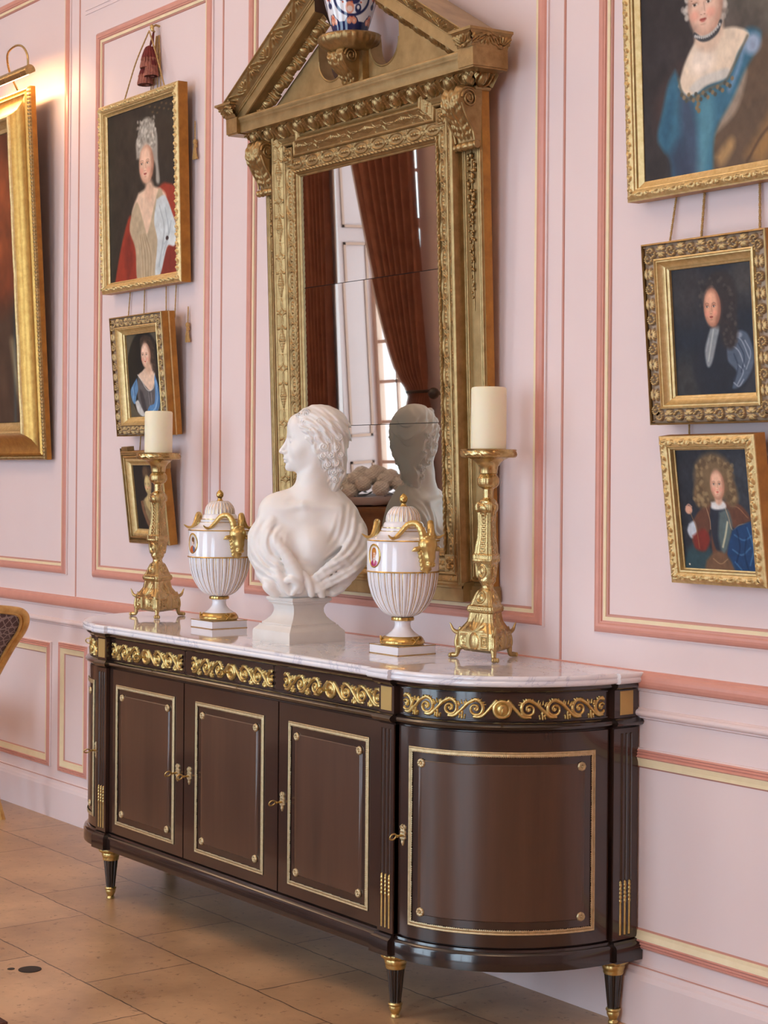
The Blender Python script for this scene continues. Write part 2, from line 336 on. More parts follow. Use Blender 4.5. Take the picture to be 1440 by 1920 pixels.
# ------------------------------------------------------------------ windows opposite (seen in the looking glass)
for k, (x, WW) in enumerate(zip(WINX, WWS)):
    yb = ROOMY - REV
    b = MB(); xl, xr = x - WW / 2, x + WW / 2
    for xa, xb in ((xl, xl + .06), (xr - .06, xr), (x - .035, x + .035)): b.box(xa, xb, yb - .05, yb, WZ0, WZ1)
    for za, zb in ((WZ0, WZ0 + .09), (WZ1 - .07, WZ1), (3.05, 3.13)): b.box(xl, xr, yb - .05, yb, za, zb)
    for xx in (xl + .285, xr - .285): b.box(xx - .0125, xx + .0125, yb - .035, yb - .005, WZ0, WZ1)
    zz = WZ0 + .09
    for j in range(1, 12):
        z = .21 + j * .33
        if z < 3.0 or z > 3.2: b.box(xl, xr, yb - .035, yb - .005, z - .013, z + .013)
    f = struct(b.build('window_%d' % (k + 1), M_frameW))
    # panelled reveals, part of the window
    for sx, xx in ((1, xl), (-1, xr)):
        b = MB()
        b.box(min(xx, xx + sx * .012), max(xx, xx + sx * .012), yb, ROOMY, WZ0, WZ1, 0)
        def jr(z0, z1):
            y0_, y1_ = yb + .05, ROOMY - .05
            for t, d, m in ((0, .016, 1), (.018, .019, 1)):
                X = xx + sx * (d + .002)
                for (ya, yb_, za, zb) in ((y0_, y0_ + .022, z0, z1), (y1_ - .022, y1_, z0, z1), (y0_, y1_, z0, z0 + .022), (y0_, y1_, z1 - .022, z1)):
                    b.box(min(xx + sx * .01, X), max(xx + sx * .01, X), ya, yb_, za, zb, 1)
        jr(.55, 1.22); jr(1.42, 3.0); jr(3.12, WZ1 - .08)
        b.build('panelled_reveal', [M_pink, M_frameW], f)
def curtain(x0, x1, xt0, xt1, ztie, name_label, seed, x2=None, lining_side=1):
    """hanging curtain gathered at ztie; x0..x1 at the top, xt0..xt1 at the tie"""
    t = empty('curtain', ((x0 + x1) / 2, ROOMY + .1, 0.02), label=name_label, cat='curtain', group='russet curtains at the windows opposite')
    ox = (x0 + x1) / 2; nu, nz = 150, 60; r = random.Random(seed); ph = [r.uniform(0, 6) for _ in range(4)]
    z = np.linspace(0.03, WZ1 + .25, nz); u = np.linspace(0, 1, nu)
    g = np.exp(-((z - ztie) / .10) ** 2); sm = np.clip((z - ztie) / (WZ1 + .2 - ztie), 0, 1) ** .62; lo = np.clip((ztie - z) / ztie, 0, 1) ** .7
    xa = np.where(z > ztie, xt0 + (x0 - xt0) * sm, xt0 + ((x0 * .3 + xt0 * .7) - .03 - xt0) * lo)
    xb = np.where(z > ztie, xt1 + (x1 - xt1) * sm, xt1 + ((x1 * .3 + xt1 * .7) + .03 - xt1) * lo)
    U, Zz = np.meshgrid(u, z, indexing='ij'); X = xa + (xb - xa) * U
    wv = np.sin(U * 2 * PI * 7 + ph[0] + .4 * np.sin(Zz * 1.3 + ph[1])) * .045 + np.sin(U * 2 * PI * 15 + ph[2]) * .012
    Y = .0 + wv * (1 - .55 * g) 
    V = np.stack([X - ox, Y, Zz - .02], -1)
    quick('drape', V.reshape(-1, 3), gridq(nu, nz), M_curtain, t)
    V2 = V.copy(); V2[..., 1] -= .02 
    nl = 10; e = V[:nl] if lining_side < 0 else V[-nl:]
    L_ = e.copy(); L_[..., 0] += lining_side * np.linspace(.0, .085, nl)[:, None] if lining_side > 0 else -np.linspace(.085, 0, nl)[:, None]; L_[..., 1] -= .05
    quick('lining', L_.reshape(-1, 3), gridq(nl, nz), M_lining, t)
    b = MB(); xm = (xt0 + xt1) / 2 - ox; a = np.linspace(0, 2 * PI, 25)
    b.tube(np.stack([xm + (abs(xt1 - xt0) / 2 + .03) * np.cos(a), .075 * np.sin(a), ztie - .02 + a * 0], -1), .012); b.build('tie_rope', M_darkback, t)
    return t
pos = ['farthest window, by the flower table', 'second window from the far end', 'window facing the looking glass', 'window nearest the camera']
for k, (x, WW) in enumerate(zip(WINX, WWS)):
    e = WW / 2 - .55
    curtain(x - .95 - e, x - .46 - e, x - .90 - e, x - .60 - e, 1.2 if k else 1.0, 'russet velvet curtain hanging left of the %s' % pos[k], k + 3, lining_side=1)
    curtain(x - .22 + e * 1.7, x + .62 + e, x + .50 + e, x + .68 + e, 1.76, 'russet curtain tied back right of the %s' % pos[k], k + 13, lining_side=-1)
    b = MB(); b.tube([(x + .79 + e, ROOMY, 1.74), (x + .79 + e, ROOMY + .10, 1.74)], .016); b.ball((x + .79 + e, ROOMY + .12, 1.74), .045)
    tag(b.build('tieback_hook', M_ebony), 'dark curtain hook on the wall beside the %s' % pos[k], 'hook', 'tieback hooks on the window wall')
# ------------------------------------------------------------------ demi-lune sideboard
SX = -2.05; FY = -.5188; HS = 0.781; PW = 0.068; HP = HS + PW      # half straight, pilaster width, end of front pilaster
AX = 1.230 - HP; AY = 0.5188 - 0.088                                   # quarter ellipse half axes
side = empty('sideboard', (SX, 0, 0), label='dark mahogany sideboard with bowed ends, gilt scroll friezes and white marble top', cat='sideboard')
PIL_D = .0145
def arc_table(n=400):
    a = np.linspace(0, PI / 2, n); x = HP + AX * np.sin(a); y = -(0.088 + AY * np.cos(a))
    s = np.concatenate([[0], np.cumsum(np.hypot(np.diff(x), np.diff(y)))]); nx = AY * np.sin(a); ny = -AX * np.cos(a); l = np.hypot(nx, ny)
    return s, x, y, nx / l, ny / l
AS, AXx, AYy, ANx, ANy = arc_table(); ALEN = AS[-1]
def smap(S, Z, D):
    """surface coordinate S: 0 = centre of the front; beyond +-HP it runs round the bowed end, then along the end pilaster. D = out of the surface"""
    S, Z, D = np.broadcast_arrays(np.asarray(S, float), np.asarray(Z, float), np.asarray(D, float)); sg = np.sign(S) + (S == 0); a = np.abs(S)
    x = a.copy(); y = np.full_like(a, FY); nx = np.zeros_like(a); ny = -np.ones_like(a)
    m = (a > HP); q = np.clip(a - HP, 0, ALEN)
    x = np.where(m, np.interp(q, AS, AXx), x); y = np.where(m, np.interp(q, AS, AYy), y); nx = np.where(m, np.interp(q, AS, ANx), nx); ny = np.where(m, np.interp(q, AS, ANy), ny)
    e = a - HP - ALEN; y = np.where(e > 0, y + e, y)
    return np.stack([sg * (x + nx * D), y + ny * D, Z], -1)
SEND = HP + ALEN + .080
def ext(off, pil=PIL_D):
    """outline (S, D) polyline incl. projecting pilasters"""
    e = []; R = [(0, 0)]
    R += [(HS, 0), (HS, pil), (HP, pil), (HP, 0)]
    R += [(HP + ALEN * t, 0) for t in np.linspace(0.02, .985, 26)] + [(HP + ALEN * .985, 0), (HP + ALEN * .985, pil), (SEND, pil)]
    R = [(s, d + off) for s, d in R]
    return [(-s, d) for s, d in R[::-1]] + R[1:]
def outline(prof, name, m, pil=PIL_D, cap=True, parent=side, ang=40, shrink=True):
    """prof: (offset, z) ; sweeps it round the plan"""
    rows = []
    for off, z in prof:
        o = ext(off, pil); S = []; 
        for s, d in o:
            a = abs(s)
            if abs(a - HS) < 1e-6: s = math.copysign(HS - off if d - off > -1e-9 or True else HS, s)
            S.append((s, d))
        P = smap([q[0] for q in S], z, [q[1] for q in S]); 
        x0 = P[0].copy(); x0[1] = -.003; x1 = P[-1].copy(); x1[1] = -.003
        rows.append(np.vstack([x0[None], P, x1[None]]))
    b = MB(); R = np.array(rows); b.grid(R, flip=False)
    if cap:
        k = R.shape[1]; b.F.append(tuple(range(k))[::-1]); b.M.append(0); b.F.append(tuple((len(prof) - 1) * k + i for i in range(k))); b.M.append(0)
    return b.build(name, m, parent, ang)
outline([(-.006, .200), (-.006, .912)], 'carcass', M_wood)
outline([(.016, .180), (.016, .218), (.013, .224), (.006, .228), (.004, .234), (-.004, .236)], 'plinth_moulding', M_ebony)
outline([(-.004, .803), (.004, .806), (.012, .811), (.015, .817), (.012, .822), (.005, .826), (.001, .829), (-.004, .829)], 'waist_moulding', M_ebony)
outline([(-.004, .905), (.004, .906), (.010, .911), (.013, .915), (.013, .9215), (-.004, .9215)], 'top_moulding', M_ebony)
outline([(.018, .9215), (.024, .924), (.0265, .929), (.0255, .934), (.023, .937), (.0255, .940), (.0255, .945), (.022, .949), (.016, .950)], 'marble_top', M_marble, pil=.012, ang=50)

def panel(name, s0, s1, z0, z1, d0, d1, m, parent, mi=None, ns=None, bev=.0015):
    ns = ns or max(2, int(abs(s1 - s0) / .02)); S = np.linspace(s0, s1, ns + 1); S = np.concatenate([[s0], S[1:-1], [s1]])
    rows = []
    for z, d, q in ((z0, d0, 0), (z0, d1 - bev, 0), (z0 + bev, d1, bev), (z1 - bev, d1, bev), (z1, d1 - bev, 0), (z1, d0, 0)):
        Sq = S.copy(); Sq[0] += q; Sq[-1] -= q; D = np.full(len(S), d); Dl = D.copy()
        rows.append(np.vstack([smap([s0], z, d0), smap(Sq, z, D), smap([s1], z, d0)]))
    b = MB(); b.grid(np.array(rows)); return b.build(name, m, parent, 40)
def relief(name, s0, s1, z0, z1, hfun, base, m, parent, step=.0022, cut=None, off=None):
    ns = int(abs(s1 - s0) / step) + 2; nz = int((z1 - z0) / step) + 2
    S, Z = np.meshgrid(np.linspace(s0, s1, ns), np.linspace(z0, z1, nz), indexing='ij')
    H = hfun(S, Z); Dp = base + H; P = smap(S, Z, Dp); Q = gridq(ns, nz)
    if cut is not None:
        k = (H.ravel()[Q] > cut).any(1); Q = Q[k]
    u, inv = np.unique(Q, return_inverse=True)
    return quick(name, P.reshape(-1, 3)[u], inv.reshape(-1, 4), m, parent)
def strip(name, pts, w, h, m, parent): pass

def border(s0, s1, z0, z1, w, parent, base):
    """beaded leaf-tip border of a door panel, one object"""
    def hf(S, Z):
        ds = np.minimum(S - s0, s1 - S); dz = np.minimum(Z - z0, z1 - Z); q = np.minimum(ds, dz); along = np.where(ds < dz, Z, S)
        t = q / w; leaf = .55 + .45 * np.abs(np.sin(along * PI / .0052)); edge = np.clip((1 - t) / .25, 0, 1)
        prof = np.where(t < .28, np.sin(np.clip(t / .28, 0, 1) * PI) * .0026 + .0012, np.where(t < .36, .0006, (.0012 + .0026 * np.sin(np.clip((t - .36) / .64, 0, 1) * PI) ** .6) * leaf))
        return np.where((q >= -1e-6) & (t < 1.0 - .14 * (np.sin(along * PI / .0052) ** 2 < .3)), prof, -.003)
    ww = w * 1.15; rings = []
    V = []; Q = []; n0 = 0
    for (a, b_, c, d) in ((s0, s1, z0, z0 + ww), (s0, s1, z1 - ww, z1), (s0, s0 + ww, z0 + ww, z1 - ww), (s1 - ww, s1, z0 + ww, z1 - ww)):
        sa, sb = a, b_
        ns = max(4, int(abs(sb - sa) / (.0015 if abs(sb - sa) < .03 else .0018)) + 1); nz = max(4, int((d - c) / (.0015 if d - c < .03 else .0018)) + 1)
        S, Z = np.meshgrid(np.linspace(sa, sb, ns), np.linspace(c, d, nz), indexing='ij'); H = hf(S, Z)
        P = smap(S, Z, base + H).reshape(-1, 3); q = gridq(ns, nz); k = (H.ravel()[q] > -.002).all(1); q = q[k]; V.append(P); Q.append(q + n0); n0 += len(P)
    V = np.vstack(V); Q = np.vstack(Q); u, inv = np.unique(Q, return_inverse=True)
    quick('gilt_border', V[u], inv.reshape(-1, 4), M_ormolu2, parent)
def rosette(s, z, parent, base, R=.0125):
    r = np.linspace(0, 1, 12); a = np.linspace(0, 2 * PI, 48, endpoint=False); Rr, A = np.meshgrid(r, a, indexing='ij')
    pet = .78 + .22 * np.abs(np.cos(A * 4)); H = np.where(Rr < .26, .0055 * np.sqrt(np.clip(1 - (Rr / .3) ** 2, 0, 1)), .0036 * np.sin(np.clip((Rr - .26) / .74, 0, 1) * PI) ** .5 * pet + .0008)
    rr = R * Rr * (1 - .05 * (1 - np.abs(np.cos(A * 4))) * Rr); P = smap(s + rr * np.cos(A), z + rr * np.sin(A), base + np.where(Rr > .99, -.001, H))
    b = MB(); b.grid(P, closev=True); b.build('rosette', M_ormolu2, parent, 60)
def escutcheon(s, z, parent, base):
    def hf(S, Z):
        u = (S - s) / .011; v = (Z - z) / .029; au = np.abs(u)
        wd = np.interp(v, [-1, -.8, -.45, -.3, .1, .25, .45, .62, .8, 1], [.05, .35, .55, .98, .85, .95, .72, 1.0, .98, .3])
        body = au < wd; notch = (v > .72) & (au < .22 + (v - .72) * .4); holes = (np.hypot(au - .55, (v - .66) * 1.8) < .2) | (np.hypot(au, v * 2.2 + .25) < .16)
        ed = np.clip((wd - au) / .25, 0, 1)
        return np.where(body & ~notch & ~holes & (np.abs(v) < 1), .0018 + .0026 * np.sin(ed * PI * .75) * (.8 + .2 * np.cos(v * 18)), -.003)
    relief('escutcheon', s - .0115, s + .0115, z - .030, z + .030, hf, base, M_ormolu2, parent, step=.0009, cut=-.002)
def key(s, z, parent, base, turn=0.5):
    b = MB(); P = lambda ds, dz, d: smap(s + ds, z + dz, base + d)
    b.tube([P(0, 0, .0), P(0, 0, .026)], .0026, 8); b.tube([P(0, 0, .008), P(0, 0, .0105)], .0042, 10); b.tube([P(0, 0, .019), P(0, 0, .021)], .0042, 10)
    a = np.linspace(0, 2 * PI, 21); c = P(0, 0, .036); n_ = (P(0, 0, 1) - P(0, 0, 0)); tdir = (P(.001, 0, 0) - P(0, 0, 0)) / .001
    n_ /= np.linalg.norm(n_); tdir /= np.linalg.norm(tdir); e1 = n_; e2 = np.array([0, 0, 1.]) * math.cos(turn) + tdir * math.sin(turn)
    b.tube([c + .0105 * math.cos(t) * e1 + .0092 * math.sin(t) * e2 for t in a], .0022, 8, caps=False)
    b.build('key', M_ormolu, parent, 50)
def door(s0, s1, b0, b1, parent, name_lbl=None, keys=None):
    d = panel('door', s0, s1, .238, .801, -.008, .0, M_wood, parent)
    bz0, bz1, w = .2717, .750, .0155
    border(b0, b1, bz0, bz1, w, d, .0005)
    # raised and fielded veneer panel
    i0, i1 = b0 + .030, b1 - .030; z0, z1 = bz0 + .030, bz1 - .030
    q = panel('veneer_panel', i0, i1, z0, z1, -.002, .0022, M_panel, d, bev=.006, ns=max(2, int((i1 - i0) / .015)))
    for a in (b0 + .0295, b1 - .0295):
        for z in (bz0 + .0295 + .012, bz1 - .0295 - .012): rosette(a + (.012 if a < (b0 + b1) / 2 else -.012) * 1.2, z, d, .003)
    if keys is not None:
        escutcheon(keys, .508, d, .0005); key(keys, .507, d, .001, .25 + (keys * 7) % .6)
    return d
door(-HS + .002, -.281, -.7307, -.3362, side, keys=-.314)
door(-.277, .268, -.2042, .1927, side, keys=-.241)
door(.272, HS - .002, .325, .7214, side, keys=.294)
bw = ALEN * .985
door(HP + .006, HP + bw - .006, HP + .047, HP + bw - .052, side, keys=HP + .026)
door(-HP - bw + .006, -HP - .006, -HP - bw + .052, -HP - .047, side, keys=-HP - .026)

# scroll friezes
def scroll_field(W, H, units, nleaf=3):
    """height field (metres) of a running rinceau, symmetrical about a centre medallion; returns f(x,z) with x in 0..W"""
    half = W / 2; u = half / (units + 1.12); segs = []   # (polyline pts, r0, r1)
    def curve(c):
        th = np.linspace(0, 1, 70); ang = PI * .5 - th * 2 * PI * 1.55 ; rad = .455 * H * (1 - th * .86) * np.interp(th, [0, .3, 1], [1.04, .92, 1])
        sp = np.stack([c + rad * np.cos(ang), .50 * H + rad * np.sin(ang)], 1)
        pre = spline([(c - u * 1.04, .10 * H), (c - u * .80, .12 * H), (c - u * .52, .46 * H), (c - u * .26, .80 * H), tuple(sp[0])], 26)
        return pre, sp
    for k in range(units + 1):
        c = half - u * (k + 1)
        pre, sp = curve(c); segs.append((np.vstack([pre, sp[1:]]), np.concatenate([np.linspace(.0040, .0046, len(pre)), np.linspace(.0046, .0016, len(sp) - 1)])))
        cz = .5 * H
        lf = lambda p, q, r0, r1: segs.append((np.array([p, ((p[0] + q[0]) / 2, (p[1] + q[1]) / 2), q]), np.array([r0, (r0 + r1) / 2, r1])))
        for j, (a0, l) in enumerate(((1.9, .15), (1.25, .17), (.62, .19))):        # leaf tips round the outside of the spiral
            for e in (0, .24): lf((c + .41 * H * math.cos(a0 + e), cz + .41 * H * math.sin(a0 + e)), (c + (.41 + l) * H * math.cos(a0 + e - .22), cz + (.41 + l) * H * math.sin(a0 + e - .22)), .0024, .0008)
        for dx, dz, l in ((-.40, .78, .16), (-.52, .84, .14), (-.62, .76, .12), (-.34, .9, .10)): lf((c + dx * u, (dz - .10) * H), (c + (dx - .03) * u, (dz + l * .6) * H), .0024, .0008)
        for dx, l in ((-.50, .30), (-.60, .16), (-.40, .16)): lf((c + dx * u, (.02 + l) * H), (c + (dx * 1.04) * u, .0), .0022, .0030 if l > .2 else .0016)
        for a0 in (0, 1.2, 2.4, 3.6, 4.8): lf((c, cz), (c + .09 * H * math.cos(a0), cz + .07 * H * math.sin(a0)), .0022, .0016)
    segs.append((spline([(half - u * 1.04, .10 * H), (half - u * .78, .12 * H), (half - u * .55, .40 * H), (half - u * .38, .68 * H), (half - .016, .92 * H)], 24), None))
    A = []; B = []; RA = []; RB = []
    segs = [(p, np.full(len(p), .0042) if r is None else r) for p, r in segs]
    for p, r in segs: A.append(p[:-1]); B.append(p[1:]); RA.append(r[:-1]); RB.append(r[1:])
    A = np.vstack(A); B = np.vstack(B); RA = np.concatenate(RA); RB = np.concatenate(RB)
    def f(x, z):
        xm = np.where(x > half, W - x, x); out = np.full(x.shape, -1.0)
        X = xm.ravel(); Z = z.ravel(); o = np.full(len(X), -1.0)
        for a, b_, ra, rb in zip(A, B, RA, RB):
            lo, hi = min(a[0], b_[0]) - .006, max(a[0], b_[0]) + .006
            k = np.nonzero((X > lo) & (X < hi))[0]
            if not len(k): continue
            ab = b_ - a; t = np.clip(((X[k] - a[0]) * ab[0] + (Z[k] - a[1]) * ab[1]) / (ab @ ab + 1e-12), 0, 1)
            d = np.hypot(X[k] - a[0] - t * ab[0], Z[k] - a[1] - t * ab[1]); r = ra + (rb - ra) * t
            q = d / r; h = np.where(q < 1, np.sqrt(np.clip(1 - q * q, 0, 1)) * .0042 + .0012 - .0014 * np.exp(-((q - .45) / .15) ** 2), -1)
            o[k] = np.maximum(o[k], h)
        out = o.reshape(x.shape); R = np.hypot(x - half, z - .5 * H)
        med = np.where(R < .0262, np.where(R < .0125, .0045 * np.sqrt(np.clip(1 - (R / .0145) ** 2, 0, 1)) + .002, np.where(R < .0155, .0008, np.sqrt(np.clip(1 - ((R - .0208) / .0055) ** 2, 0, 1)) * .0050 + .0012)), -1)
        return np.maximum(out, med)
    return f
def drawer(s0, s1, f0, f1, units, parent):
    d = panel('drawer', s0, s1, .832, .903, -.012, -.0045, M_wood, parent)
    # raised rim of the drawer front
    V = []; b = MB()
    for (a, b_, c, e) in ((s0, s1, .832, .8345), (s0, s1, .9005, .903)):
        ns = max(2, int((b_ - a) / .02)); S = np.linspace(a, b_, ns + 1)
        b.grid(np.array([smap(S, c, -.006), smap(S, c, -.001), smap(S, e, -.001), smap(S, e, -.006)]))
    b.build('drawer_rim', M_ebony, d, 40)
    W = f1 - f0; H = .052; F = scroll_field(W, H, units)
    relief('gilt_scroll_frieze', f0, f1, .833, .889, lambda S, Z: F(S - f0, Z - .835), -.0045, M_ormolu, d, step=.00135, cut=-.5) if False else None
    ns = int(W / .0013); nz = int(.058 / .0013); S, Z = np.meshgrid(np.linspace(f0, f1, ns), np.linspace(.832, .890, nz), indexing='ij')
    Hh = F(S - f0, Z - .835); ok = Hh > -.5; Hc = np.where(ok, Hh, -.0005); P = smap(S, Z, -.0045 + Hc).reshape(-1, 3); Q = gridq(ns, nz); k = ok.ravel()[Q].any(1); Q = Q[k]
    u, inv = np.unique(Q, return_inverse=True); g = quick('gilt_scroll_frieze', P[u], inv.reshape(-1, 4), M_ormolu, d)
    key((f0 + f1) / 2, .861, d, .0, .2)
    return d
drawer(-.779, -.281, -.769, -.297, 2, side); drawer(-.242, .235, -.236, .237 - .003, 2, side); drawer(.275, HS - .002, .294, .765, 2, side)
drawer(HP + .008, HP + bw - .008, HP + .022, HP + bw - .022, 3, side); drawer(-HP - bw + .008, -HP - .008, -HP - bw + .022, -HP - .022, 3, side)
# pilasters with flutes, chandelles and satin plaques
def pilaster(s0, s1):
    def hf(S, Z):
        o = np.zeros_like(S); c = (s0 + s1) / 2
        for k in (-1, 0, 1):
            dx = np.abs(S - c - k * .0165); o = np.where((dx < .0048) & (Z > .248) & (Z < .788), -.0045 * np.sqrt(np.clip(1 - (dx / .0048) ** 2, 0, 1)), o)
        return o
    ns = 64; zs = np.concatenate([[.238], np.linspace(.246, .256, 6), np.linspace(.27, .77, 20), np.linspace(.780, .790, 6), [.801]])
    S, Z = np.meshgrid(np.linspace(s0, s1, ns), zs, indexing='ij'); D = PIL_D - .001 + hf(S, Z)
    P = smap(S, Z, D); P = np.concatenate([smap([[s0]] , Z[:1], -.004), P, smap([[s1]], Z[-1:], -.004)], 0)
    b = MB(); b.grid(P); p = b.build('fluted_pilaster', M_wood, side, 40)
    c = (s0 + s1) / 2
    for k in (-1, 0, 1):
        b = MB(); zz = np.linspace(.250, .395, 90); r = np.where(zz < .335, .0036, .0034 + .0014 * np.abs(np.sin((zz - .335) * PI / .0105))) * np.where(zz > .390, np.clip((.396 - zz) / .006, .1, 1), 1)
        b.tube([smap(c + k * .0165, z, PIL_D - .003) for z in zz], r, 8); b.build('gilt_chandelle', M_ormolu, p, 50)
    b = MB(); rows = [smap([s0 + .001, s0 + .001, s1 - .001, s1 - .001], z, [-.004, PIL_D - .001, PIL_D - .001, -.004]) for z in (.830, .904)]; b.grid(np.array(rows)); u = b.build('pilaster_block', M_wood, side, 40)
    b = MB(); rows = [smap([c - .024, c - .0235, c + .0235, c + .024], z, [PIL_D - .002, d, d, PIL_D - .002]) for z, d in ((.8365, PIL_D - .002), (.837, PIL_D + .0005), (.905 - .0045, PIL_D + .0005), (.901, PIL_D - .002))]; b.grid(np.array(rows)); b.build('gilt_plaque', M_plaque, u, 40)
for sg in (-1, 1):
    a = (HS, HP); pilaster(*(a if sg > 0 else (-HP, -HS))); a = (HP + bw, SEND); pilaster(*(a if sg > 0 else (-SEND, -HP - bw)))
# legs
def leg(x, y):
    a = np.linspace(0, 2 * PI, 64, endpoint=False); rows = []; zs = np.linspace(.134, .038, 30)
    for z in zs: rows.append(np.stack([x + (.0150 + (z - .038) * .104) * (1 - .10 * (np.cos(a * 12) > .1)) * np.cos(a), y + (.0150 + (z - .038) * .104) * (1 - .10 * (np.cos(a * 12) > .1)) * np.sin(a), a * 0 + z], 1))
    b = MB(); b.grid(np.array(rows), closev=True); l = b.build('leg', M_ebony, side, 30)
    b = MB(); t = np.linspace(0, 1, 10); rows = []
    for q in t:
        rr = .033 + .0085 * math.sin(q * PI); rows.append(np.stack([x + rr * (1 + .045 * np.sin(a * 16 + q)) * np.cos(a), y + rr * (1 + .045 * np.sin(a * 16 + q)) * np.sin(a), a * 0 + .182 - q * .022], 1))
    b.grid(np.array(rows), closev=True); b.lathe([(.026, .166), (.030, .160), (.0315, .153), (.0295, .146), (.0275, .143), (.0285, .139), (.0265, .134), (.02, .134)], (x, y, 0), 40); b.build('gilt_collar', M_ormolu, l, 50)
    b = MB(); b.lathe([(.010, .042), (.0185, .041), (.0205, .037), (.0185, .033), (.0165, .031), (.0175, .027), (.0160, .021), (.0125, .014), (.0105, .010), (.0135, .006), (.0135, .001), (.009, .0)][::-1], (x, y, 0), 32); b.build('gilt_foot_cap', M_ormolu, l, 50)
for sg in (-1, 1): leg(sg * (HP - .036), FY + .0265); leg(sg * (1.230 - .036), -.045)
# ------------------------------------------------------------------ pedimented looking glass
MCX = -1.962; TH = 0.037
mir = empty('wall_mirror', (MCX, -.004, 1.10), (TH, 0, 0), label='tall gilt looking glass with a broken pediment hanging above the sideboard', cat='mirror')
def poly_sweep(name, pts, prof, relf, m, parent, step=.002, closed=True, ang=None, sides=None, attr=None):
    """sweep a cross-section along a polygon in the XZ plane with mitred corners.
    prof: (offset to the left of travel, projection); relf(s centred, side length, q 0..1)"""
    P = [np.array(p, float) for p in pts]; n = len(P); pr = np.array(prof, float)
    q = np.concatenate([[0], np.cumsum(np.hypot(*np.diff(pr, axis=0).T))]); q /= q[-1]
    V = []; Q = []; k0 = 0; C = []
    rng_ = range(n if closed else n - 1)
    for i in rng_:
        if sides is not None and i not in sides: continue
        a, b = P[i], P[(i + 1) % n]; d = (b - a) / np.linalg.norm(b - a); nrm = np.array([-d[1], d[0]])
        def mit(j, other):
            if not closed and j in (0, n - 1) and (other < 0 or other >= n): return nrm
            o = P[other % n]; c = P[j]; e = (c - o) / np.linalg.norm(c - o) if other != (j + 1) else (o - c) / np.linalg.norm(o - c)
            n2 = np.array([-e[1], e[0]]); s = nrm + n2; return s / (s @ nrm)
        mA = mit(i, i - 1); mB = mit((i + 1) % n, (i + 2))if not (not closed and i + 2 > n - 1) else nrm
        if closed:
            p0 = P[i - 1]; e = (a - p0) / np.linalg.norm(a - p0); n2 = np.array([-e[1], e[0]]); s = nrm + n2; mA = s / (s @ nrm)
            p3 = P[(i + 2) % n]; e = (p3 - b) / np.linalg.norm(p3 - b); n2 = np.array([-e[1], e[0]]); s = nrm + n2; mB = s / (s @ nrm)
        else:
            if i > 0: p0 = P[i - 1]; e = (a - p0) / np.linalg.norm(a - p0); n2 = np.array([-e[1], e[0]]); s = nrm + n2; mA = s / (s @ nrm)
            else: mA = nrm
            if i < n - 2: p3 = P[i + 2]; e = (p3 - b) / np.linalg.norm(p3 - b); n2 = np.array([-e[1], e[0]]); s = nrm + n2; mB = s / (s @ nrm)
            else: mB = nrm
        Ls = np.linalg.norm(b - a); ns = max(3, int(Ls / step)) if relf is not None else 2
        t = np.linspace(0, 1, ns)[:, None]; A = a + pr[:, :1] * mA; B = b + pr[:, :1] * mB
        X = A[None] * (1 - t[..., None]) + B[None] * t[..., None]
        S = ((X - (a + b) / 2) @ d); D = np.broadcast_to(pr[:, 1], S.shape).copy()
        if relf is not None:
            h = relf(S, Ls, np.broadcast_to(q, S.shape)); D += h; C.append(h.ravel())
        G = np.stack([X[..., 0], -D, X[..., 1]], -1); V.append(G.reshape(-1, 3)); Q.append(gridq(ns, len(pr)) + k0); k0 += ns * len(pr)
    V = np.vstack(V); Q = np.vstack(Q); col = None
    if attr is not None:
        h = np.concatenate(C); f = np.clip((h - attr[2]) / (attr[3] - attr[2]), 0, 1)[:, None]; col = lin(attr[0]) * (1 - f) + lin(attr[1]) * f
    return quick(name, V, Q, m, parent, ang, col=col)
def dense(prof, step=.0018):
    o = []
    for a, b in zip(prof[:-1], prof[1:]):
        n = max(1, int(math.hypot(b[0] - a[0], b[1] - a[1]) / step))
        for i in range(n): o.append((a[0] + (b[0] - a[0]) * i / n, a[1] + (b[1] - a[1]) * i / n))
    return o + [prof[-1]]
def bumpset(s, q, w, period, L):
    """max of soft ellipses: L = (cs, cq, rs, rq, angle, height) in metres, cell-periodic along s; w = strip width"""
    x = (s + period * 200) % period; y = q * w; o = np.zeros_like(x)
    for cs, cq, rs, rq, an, h in L:
        ca, sa = math.cos(an), math.sin(an)
        for sh in (-period, 0, period):
            dx = x - cs - sh; dy = y - cq; u = (dx * ca + dy * sa) / rs; v = (-dx * sa + dy * ca) / rq; r = u * u + v * v
            o = np.maximum(o, np.where(r < 1, h * np.sqrt(np.clip(1 - r, 0, 1)), 0))
    return o
